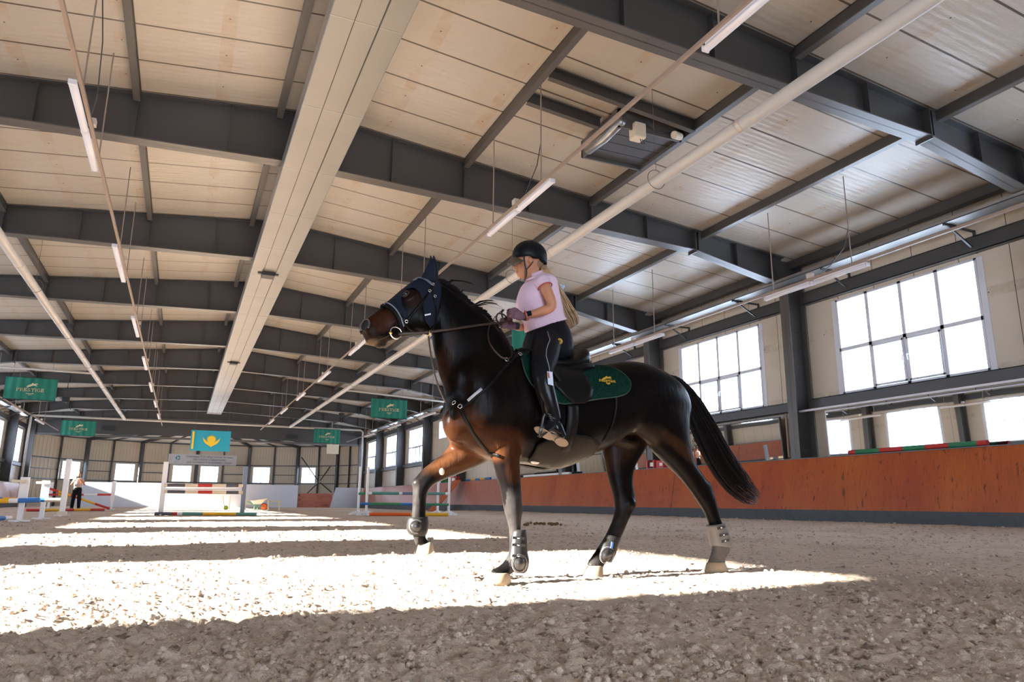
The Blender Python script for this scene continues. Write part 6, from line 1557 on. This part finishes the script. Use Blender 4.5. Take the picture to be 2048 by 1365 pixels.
mb = MB(); mb.tube([(x0+.3, y0, zb_+.1), (x0+.5, y0-.05, zb_+.16), (x0+.8, y0-.02, zb_+.05), (x0+1.1, y0+.0, zb_+.12)], .014, 6); mb.tube([(x0+.45, y0-.02, zb_-.14), (x0+.5, y0-.03, zb_-.24), (x0+.44, y0-.04, zb_-.26), (x0+.42, y0-.02, zb_-.15)], .008, 5); mb.build('vent_cable', M['dark'], o)
mb = MB(); mb.cyl((x1-.25, y0-.12, zb_+.02), (x1-.05, y0-.02, zb_+.08), .07, 12); mb.build('vent_pipe', PM['cream'], o)
# ================================================================== person standing far off
Yp = 40.0; pf = at(150, 1016, Y=Yp); X0 = pf[0]
pr = empty('person', (X0, Yp, 0), 'person standing far off at left, hands raised to the face, beige top, dark trousers', 'person')
def V3(x, y, z): return np.array([X0+x, Yp+y, z])
def human(mb, k=1.0, part='all'):
    if part in ('all', 'legs'):
        for s in (-1, 1): mb.tube(cat_rom([V3(s*.09, 0, .95), V3(s*.12, -.01, .50), V3(s*.14, .02, .08)], 4), [(.095-.004*i)*k for i in range(9)], 12)
        mb.ell(V3(0, 0, .98), (.165*k, 0, 0), (0, .12*k, 0), (0, 0, .14), 14, 10)
    if part in ('all', 'torso'):
        mb.tube(cat_rom([V3(0, 0, .95), V3(0, -.01, 1.12), V3(0, -.01, 1.30), V3(0, 0, 1.44), V3(0, 0, 1.50)], 3), [q*k for q in (.150, .145, .14, .145, .155, .165, .175, .18, .185, .18, .15, .10, .06)], 14, flat=.68, up=(0, 1, 0))
    if part in ('all', 'arms', 'torso'):
        for s in (-1, 1):
            P = [V3(s*.17, 0, 1.40), V3(s*.27, -.10, 1.16), V3(s*.10, -.26, 1.40)]; P = P if part != 'torso' else [P[0], P[0]*.6+P[1]*.4]
            mb.tube(P, [.055*k, .045*k, .032*k][:len(P)], 10)
bq = MB(); human(bq, .95); bq.tube([V3(0, 0, 1.46), V3(0, -.01, 1.58)], [.055, .05], 10); bq.ell(V3(0, -.01, 1.64), (.078, 0, 0), (0, .095, 0), (0, 0, .115), 16, 12); bq.ell(V3(0, -.105, 1.62), (.012, 0, 0), (0, .016, 0), (0, 0, .02), 8, 6)
for s in (-1, 1):
    bq.ell(V3(s*.08, -.02, 1.635), (.012, 0, 0), (0, .018, 0), (0, 0, .028), 8, 6); bq.ell(V3(s*.07, -.28, 1.44), (.03, 0, 0), (0, .02, 0), (0, 0, .045), 10, 8)
    for j in range(4): bq.tube([V3(s*(.055+.014*j), -.285, 1.475), V3(s*(.05+.014*j), -.30, 1.515), V3(s*(.03+.013*j), -.28, 1.53)], .0085, 6)
    bq.tube([V3(s*.05, -.28, 1.45), V3(s*.03, -.29, 1.48)], .010, 6)
    bq.ell(V3(s*.14, -.06, .05), (.045, 0, 0), (0, .12, 0), (0, 0, .05), 10, 8)
me = solidify_remesh(bq, .012, 2); me.materials.append(skin); mobj('body', me, pr)
bq = MB(); human(bq, 1.08, 'legs'); me = solidify_remesh(bq, .014, 2); me.materials.append(breechm); mobj('trousers', me, pr)
bq = MB(); human(bq, 1.12, 'torso'); me = solidify_remesh(bq, .014, 2); me.materials.append(noisy('beige_top', (.40, .32, .28), (.48, .39, .34), 8, .8)); mobj('top', me, pr)
mb = MB(); mb.ell(V3(0, .015, 1.68), (.088, 0, 0), (0, .098, 0), (0, 0, .095), 16, 10); mb.build('hair', noisy('brown_hair', (.05, .03, .02), (.09, .05, .03), 20, .6), pr, smooth=True)
mb = MB(); [mb.ell(V3(s*.14, -.07, .045), (.052, 0, 0), (0, .135, 0), (0, 0, .05), 12, 8) for s in (-1, 1)]; mb.build('shoes', M['dark'], pr, smooth=True)
mb = MB(); mb.box(V3(-.075, -.32, 1.47), V3(.075, -.31, 1.55)); mb.build('phone', M['dark'], label='dark phone held up by the person standing far off at left', cat='phone')
